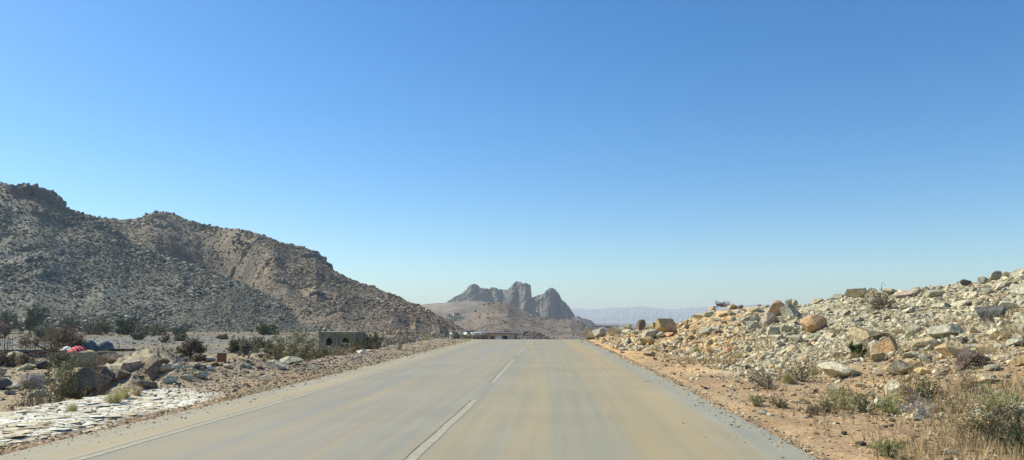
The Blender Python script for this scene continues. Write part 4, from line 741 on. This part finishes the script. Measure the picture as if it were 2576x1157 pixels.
# small building on the far hill
q = hit(1150, 792, which=[5]) or at(1150, 792, 1100); sh = thing('hill_house', (q.x-5, q.y, q.z-2), 'tiny pale house on the grey hillside below the left peak', 'house', rz=.3)
MB().box(0, 9, 0, 6, 0, 4.6).build('wall', M_tan, sh); MB().box(-.3, 9.3, -.3, 6.3, 4.61, 5.0).build('roof', M_tan, sh); MB().box(3, 8.2, -.06, -.002, 1.9, 3.9).build('veranda_shade_panel', M_concd, sh)  # dark panel on the wall stands in for shade inside the veranda
# construction site
D = 104.; a = onground(-30, D); c_ = onground(172, D-2); Lf = math.hypot(c_.x-a.x, c_.y-a.y); rz_ = math.atan2(c_.y-a.y, c_.x-a.x)
fd = thing('foundation_formwork', (a.x, a.y, a.z-.25), 'low dark boarded foundation wall behind the sand pile', 'foundation', rz=rz_)
MB().box(0, Lf, 0, .3, 0, 1.12).build('board_wall', M_black, fd)
for k in range(4): MB().box(.05, Lf-.05, -.05, -.002, .12+k*.27, .24+k*.27).build('horizontal_board', M_tarp if k % 2 else M_black, fd)
MB().box(2.5, Lf*.75, 3.0, 6, 0, .95).build('concrete_slab', M_sand, fd)
for k, (px_, n_, lb) in enumerate(((25, 9, 'rust dark reinforcing bars sticking up at the left of the foundation'), (65, 7, 'tall reinforcing bars above the sand pile'), (92, 5, 'sparse reinforcing bars between the sand pile and large acacia'), (116, 7, 'reinforcing bars nearest the large acacia'), (7, 6, 'reinforcing bars cut by the left edge of the photo'))):
    q = onground(px_, 106); e = thing('rebar_cluster', q, lb, 'rebar', 'bundles of reinforcing bars on the foundation')
    m_ = MB()
    for i in range(n_): x_ = rng.uniform(-.45, .45); y_ = rng.uniform(-.4, .4); m_.bar((x_, y_, 0), (x_+rng.normal(0, .03), y_, rng.uniform(1.8, 2.5)), .022, 4)
    m_.build('bars', M_steel, e); m_ = MB()
    for i in range(2): m_.bar((-.45, 0, 1.0+.45*i), (.45, .02, 1.02+.45*i), .018, 4)
    m_.build('ties', M_steel, e)
def lump(name, p, w, d, h, mat, label, cat, seed=0, rough=.06, power=1.6, sm=True, stripes=None):
    g = 40; u, v = np.meshgrid(np.linspace(-1, 1, g), np.linspace(-1, 1, g), indexing='ij'); rr_ = np.hypot(u, v); rg = np.random.default_rng(seed)
    x = u*w/2; y = v*d/2; z = h*np.clip(1-rr_**power, -.1, 1)+rough*h*fbm(u*3+seed, v*3, 4, seed)*np.clip(1.2-rr_, 0, 1)
    i = np.arange(g-1)[:, None]*g; j = np.arange(g-1)[None, :]; Fc = np.stack([i+j, i+g+j, i+g+j+1, i+j+1], -1).reshape(-1, 4)
    o = mesh_np(name, np.c_[x.ravel(), y.ravel(), z.ravel()], Fc, mat, smooth=sm); o.location = p; tag(o, label, cat); return o
q = onground(45, 88); lump('sand_pile', q, 4.0, 4.0, 1.25, M_sand, 'rounded tan sand pile in front of the dark foundation', 'sand pile', 1, .05, 1.5)
m, nt, b_ = mat_new('striped_cloth', .85); tc = N(nt, 'ShaderNodeTexCoord').outputs['Object']; wv = N(nt, 'ShaderNodeTexWave'); wv.inputs['Scale'].default_value = 1.3; wv.inputs['Distortion'].default_value = 2.5; wv.bands_direction = 'DIAGONAL'; nt.links.new(tc, wv.inputs[0])
rp = N(nt, 'ShaderNodeValToRGB'); rp.color_ramp.interpolation = 'CONSTANT'; rp.color_ramp.elements[0].color = (.6, .015, .035, 1); rp.color_ramp.elements[1].position = .55; rp.color_ramp.elements[1].color = (.62, .22, .22, 1); nt.links.new(wv.outputs[0], rp.inputs[0]); nt.links.new(rp.outputs[0], b_.inputs[0])
q = at(196, 882, 82); zt = gz(q.x, q.y); cl = lump('cloth_heap', (q.x, q.y, q.z-.1), 1.75, 1.5, .62, m, 'bright red and pink striped cloth heap by the large acacia', 'cloth', 4, .35, 1.8)
lump('earth_bank', (q.x+.3, q.y+.2, zt-.1), 3.6, 2.8, q.z-zt+.12, M_sand, 'sandy mound carrying the red striped cloth', 'mound', 6, .1, 5)
q = at(168, 880, 84); lump('white_sheet', (q.x, q.y, q.z), 1.3, 1.0, .35, M_white, 'small white sheet lying left of the red cloth', 'sheet', 5, .3, 1.3)
for k, (px_, w_, h_, D_, lb) in enumerate(((222, 2.6, 1.0, 92, 'bluish tarpaulin dome behind the red cloth'), (262, 2.7, .95, 92, 'bluish tarpaulin dome nearer the planks'))):
    q = at(px_, 878, D_); zt = gz(q.x, q.y); lump('covered_pile', (q.x, q.y, zt), w_, 2.2, q.z+.85-zt, M_tarp, lb, 'covered pile', 8+k, .07, 3.2)
q = at(198, 870, 90); zt = gz(q.x, q.y); e = thing('meter_box', (q.x, q.y, zt), 'black box on a post behind the red cloth', 'box'); MB().box(-.27, .27, -.15, .15, q.z-zt, q.z-zt+.55).build('box_body', M_concd, e); MB().box(-.05, .05, -.05, .05, 0, q.z-zt-.002).build('post', M_wood, e)
# timber scaffold with boards and blocks
q = at(288, 886, 78); zt = gz(q.x, q.y); H_ = q.z-zt; e = thing('timber_stack', (q.x, q.y, zt), 'rough timber platform of pale planks above the rock heap', 'timber')
for k, (x0_, x1_, y_, dz) in enumerate(((-2.2, .4, -.5, 0), (-1.2, 1.9, -.1, .06), (-.4, 2.0, .3, .1), (-2.0, 1.2, .6, .03))): MB().bar((x0_, y_, H_+dz), (x1_, y_+.1, H_+dz+.06), .055, 4).build('plank', M_wood, e)
for x_ in (-1.7, -.2, 1.5): MB().box(x_-.05, x_+.05, 0, .1, 0, H_-.06).build('leg', M_wood, e)
for x_, h_ in ((.3, .75), (1.6, .85), (-1.0, .3)): MB().bar((x_, .2, H_), (x_+.05, .2, H_+h_), .025, 4).build('stake', M_wood, e)
MB().box(-.35, .9, -.35, .1, H_+.13, H_+.32).build('dark_block', M_black, e); MB().box(1.0, 1.9, -.3, .1, H_+.15, H_+.3).build('dark_block', M_black, e)
# rusty box
q = onground(562, 82); e = thing('rusty_box', (q.x, q.y, q.z), 'square rusty metal box standing open on the orange plain', 'metal box', rz=.25)
MB().box(-.4, .4, -.3, -.26, .14, .98).build('front_panel', M_rust, e); MB().box(.36, .4, -.258, .34, .0, .96).build('side_panel', M_rust, e); MB().box(-.4, -.36, -.258, .34, .1, .96).build('side_panel', M_rust, e); MB().box(-.43, .43, -.32, .36, .982, 1.01).build('lid', M_rust, e); MB().box(-.355, .355, .3, .34, .1, .96).build('rear_panel', M_rust, e)
for x_ in (-.35, .3): MB().box(x_, x_+.05, -.25, -.2, 0, .138).build('leg', M_rust, e)
q = onground(552, 68); MBo = MB().box(-.13, .13, -.1, .1, 0, .4); MBo.box(-.15, .15, -.12, .12, .402, .44); o = MBo.build('rusty_can', M_rust, None, q); tag(o, 'small rusty can standing nearer than the rusty box', 'can')
# barrier beside the crest
q = at(1489, 855.5, 62); e = thing('low_barrier', (q.x, q.y, q.z-.12), 'low dark metal barrier by the tan crag at the road crest', 'barrier')
MB().box(-.36, .36, 0, .04, .2, .29).build('rail', M_black, e); MB().box(-.36, .36, .002, .03, .08, .15).build('rail', M_black, e)
for x_ in (-.33, 0, .29): MB().box(x_, x_+.05, .042, .08, 0, .31).build('post', M_black, e)
# ------------------------------------------------------------------ air
def haze():
    o = MB().box(-12600, 12600, -12600, 12600, -24, 190).build('haze', None or bpy.data.materials.new('haze_air')); m = o.data.materials[0]; m.use_nodes = True; nt = m.node_tree; nt.nodes.clear()
    out = nt.nodes.new('ShaderNodeOutputMaterial'); v = nt.nodes.new('ShaderNodeVolumePrincipled'); v.inputs['Color'].default_value = (.86, .93, 1, 1); v.inputs['Density'].default_value = HAZE; v.inputs['Anisotropy'].default_value = .1
    nt.links.new(v.outputs[0], out.inputs['Volume']); tag(o, 'pale blue desert haze over the whole valley', 'haze', None, 'stuff')
HAZE = .00013
haze()
# ------------------------------------------------------------------ light, camera
SAZ, SEL = math.radians(-71), math.radians(42)
w = bpy.data.worlds.new('World'); scene.world = w; w.use_nodes = True; nt = w.node_tree; bg = nt.nodes['Background']
sk = nt.nodes.new('ShaderNodeTexSky'); sk.sky_type = 'NISHITA'; sk.sun_disc = False; sk.sun_elevation = SEL; sk.sun_rotation = SAZ; sk.air_density = 1.0; sk.dust_density = .45; sk.ozone_density = 3.0; sk.altitude = 0
hs = nt.nodes.new('ShaderNodeHueSaturation'); hs.inputs['Saturation'].default_value = 1.3; nt.links.new(sk.outputs[0], hs.inputs['Color']); tn = mixc(nt, 'MULTIPLY', 1.0, hs.outputs[0], (.80, .93, 1.0)); nt.links.new(tn, bg.inputs[0]); bg.inputs[1].default_value = .11
sl = bpy.data.lights.new('sun', 'SUN'); sl.energy = 5.0; sl.angle = math.radians(.5); sl.color = (1, .96, .79); so = bpy.data.objects.new('sun', sl); C.objects.link(so)
d = Vector((math.sin(SAZ)*math.cos(SEL), math.cos(SAZ)*math.cos(SEL), math.sin(SEL))); so.rotation_euler = d.to_track_quat('Z', 'Y').to_euler()
cam = bpy.data.cameras.new('camera'); co = bpy.data.objects.new('camera', cam); C.objects.link(co); co.location = (0, 0, CH); co.rotation_euler = (math.pi/2+PITCH, 0, YAW)
cam.sensor_width = 36; cam.lens = F/1024*36; cam.clip_end = 40000; cam.clip_start = .1; scene.camera = co
vs = scene.view_settings; vs.view_transform = 'Standard'; vs.look = 'None'; vs.exposure = .46; vs.gamma = 1
scene.cycles.max_bounces = 5; scene.cycles.diffuse_bounces = 2; scene.cycles.volume_bounces = 0
try: scene.cycles.use_denoising = True
except Exception: pass
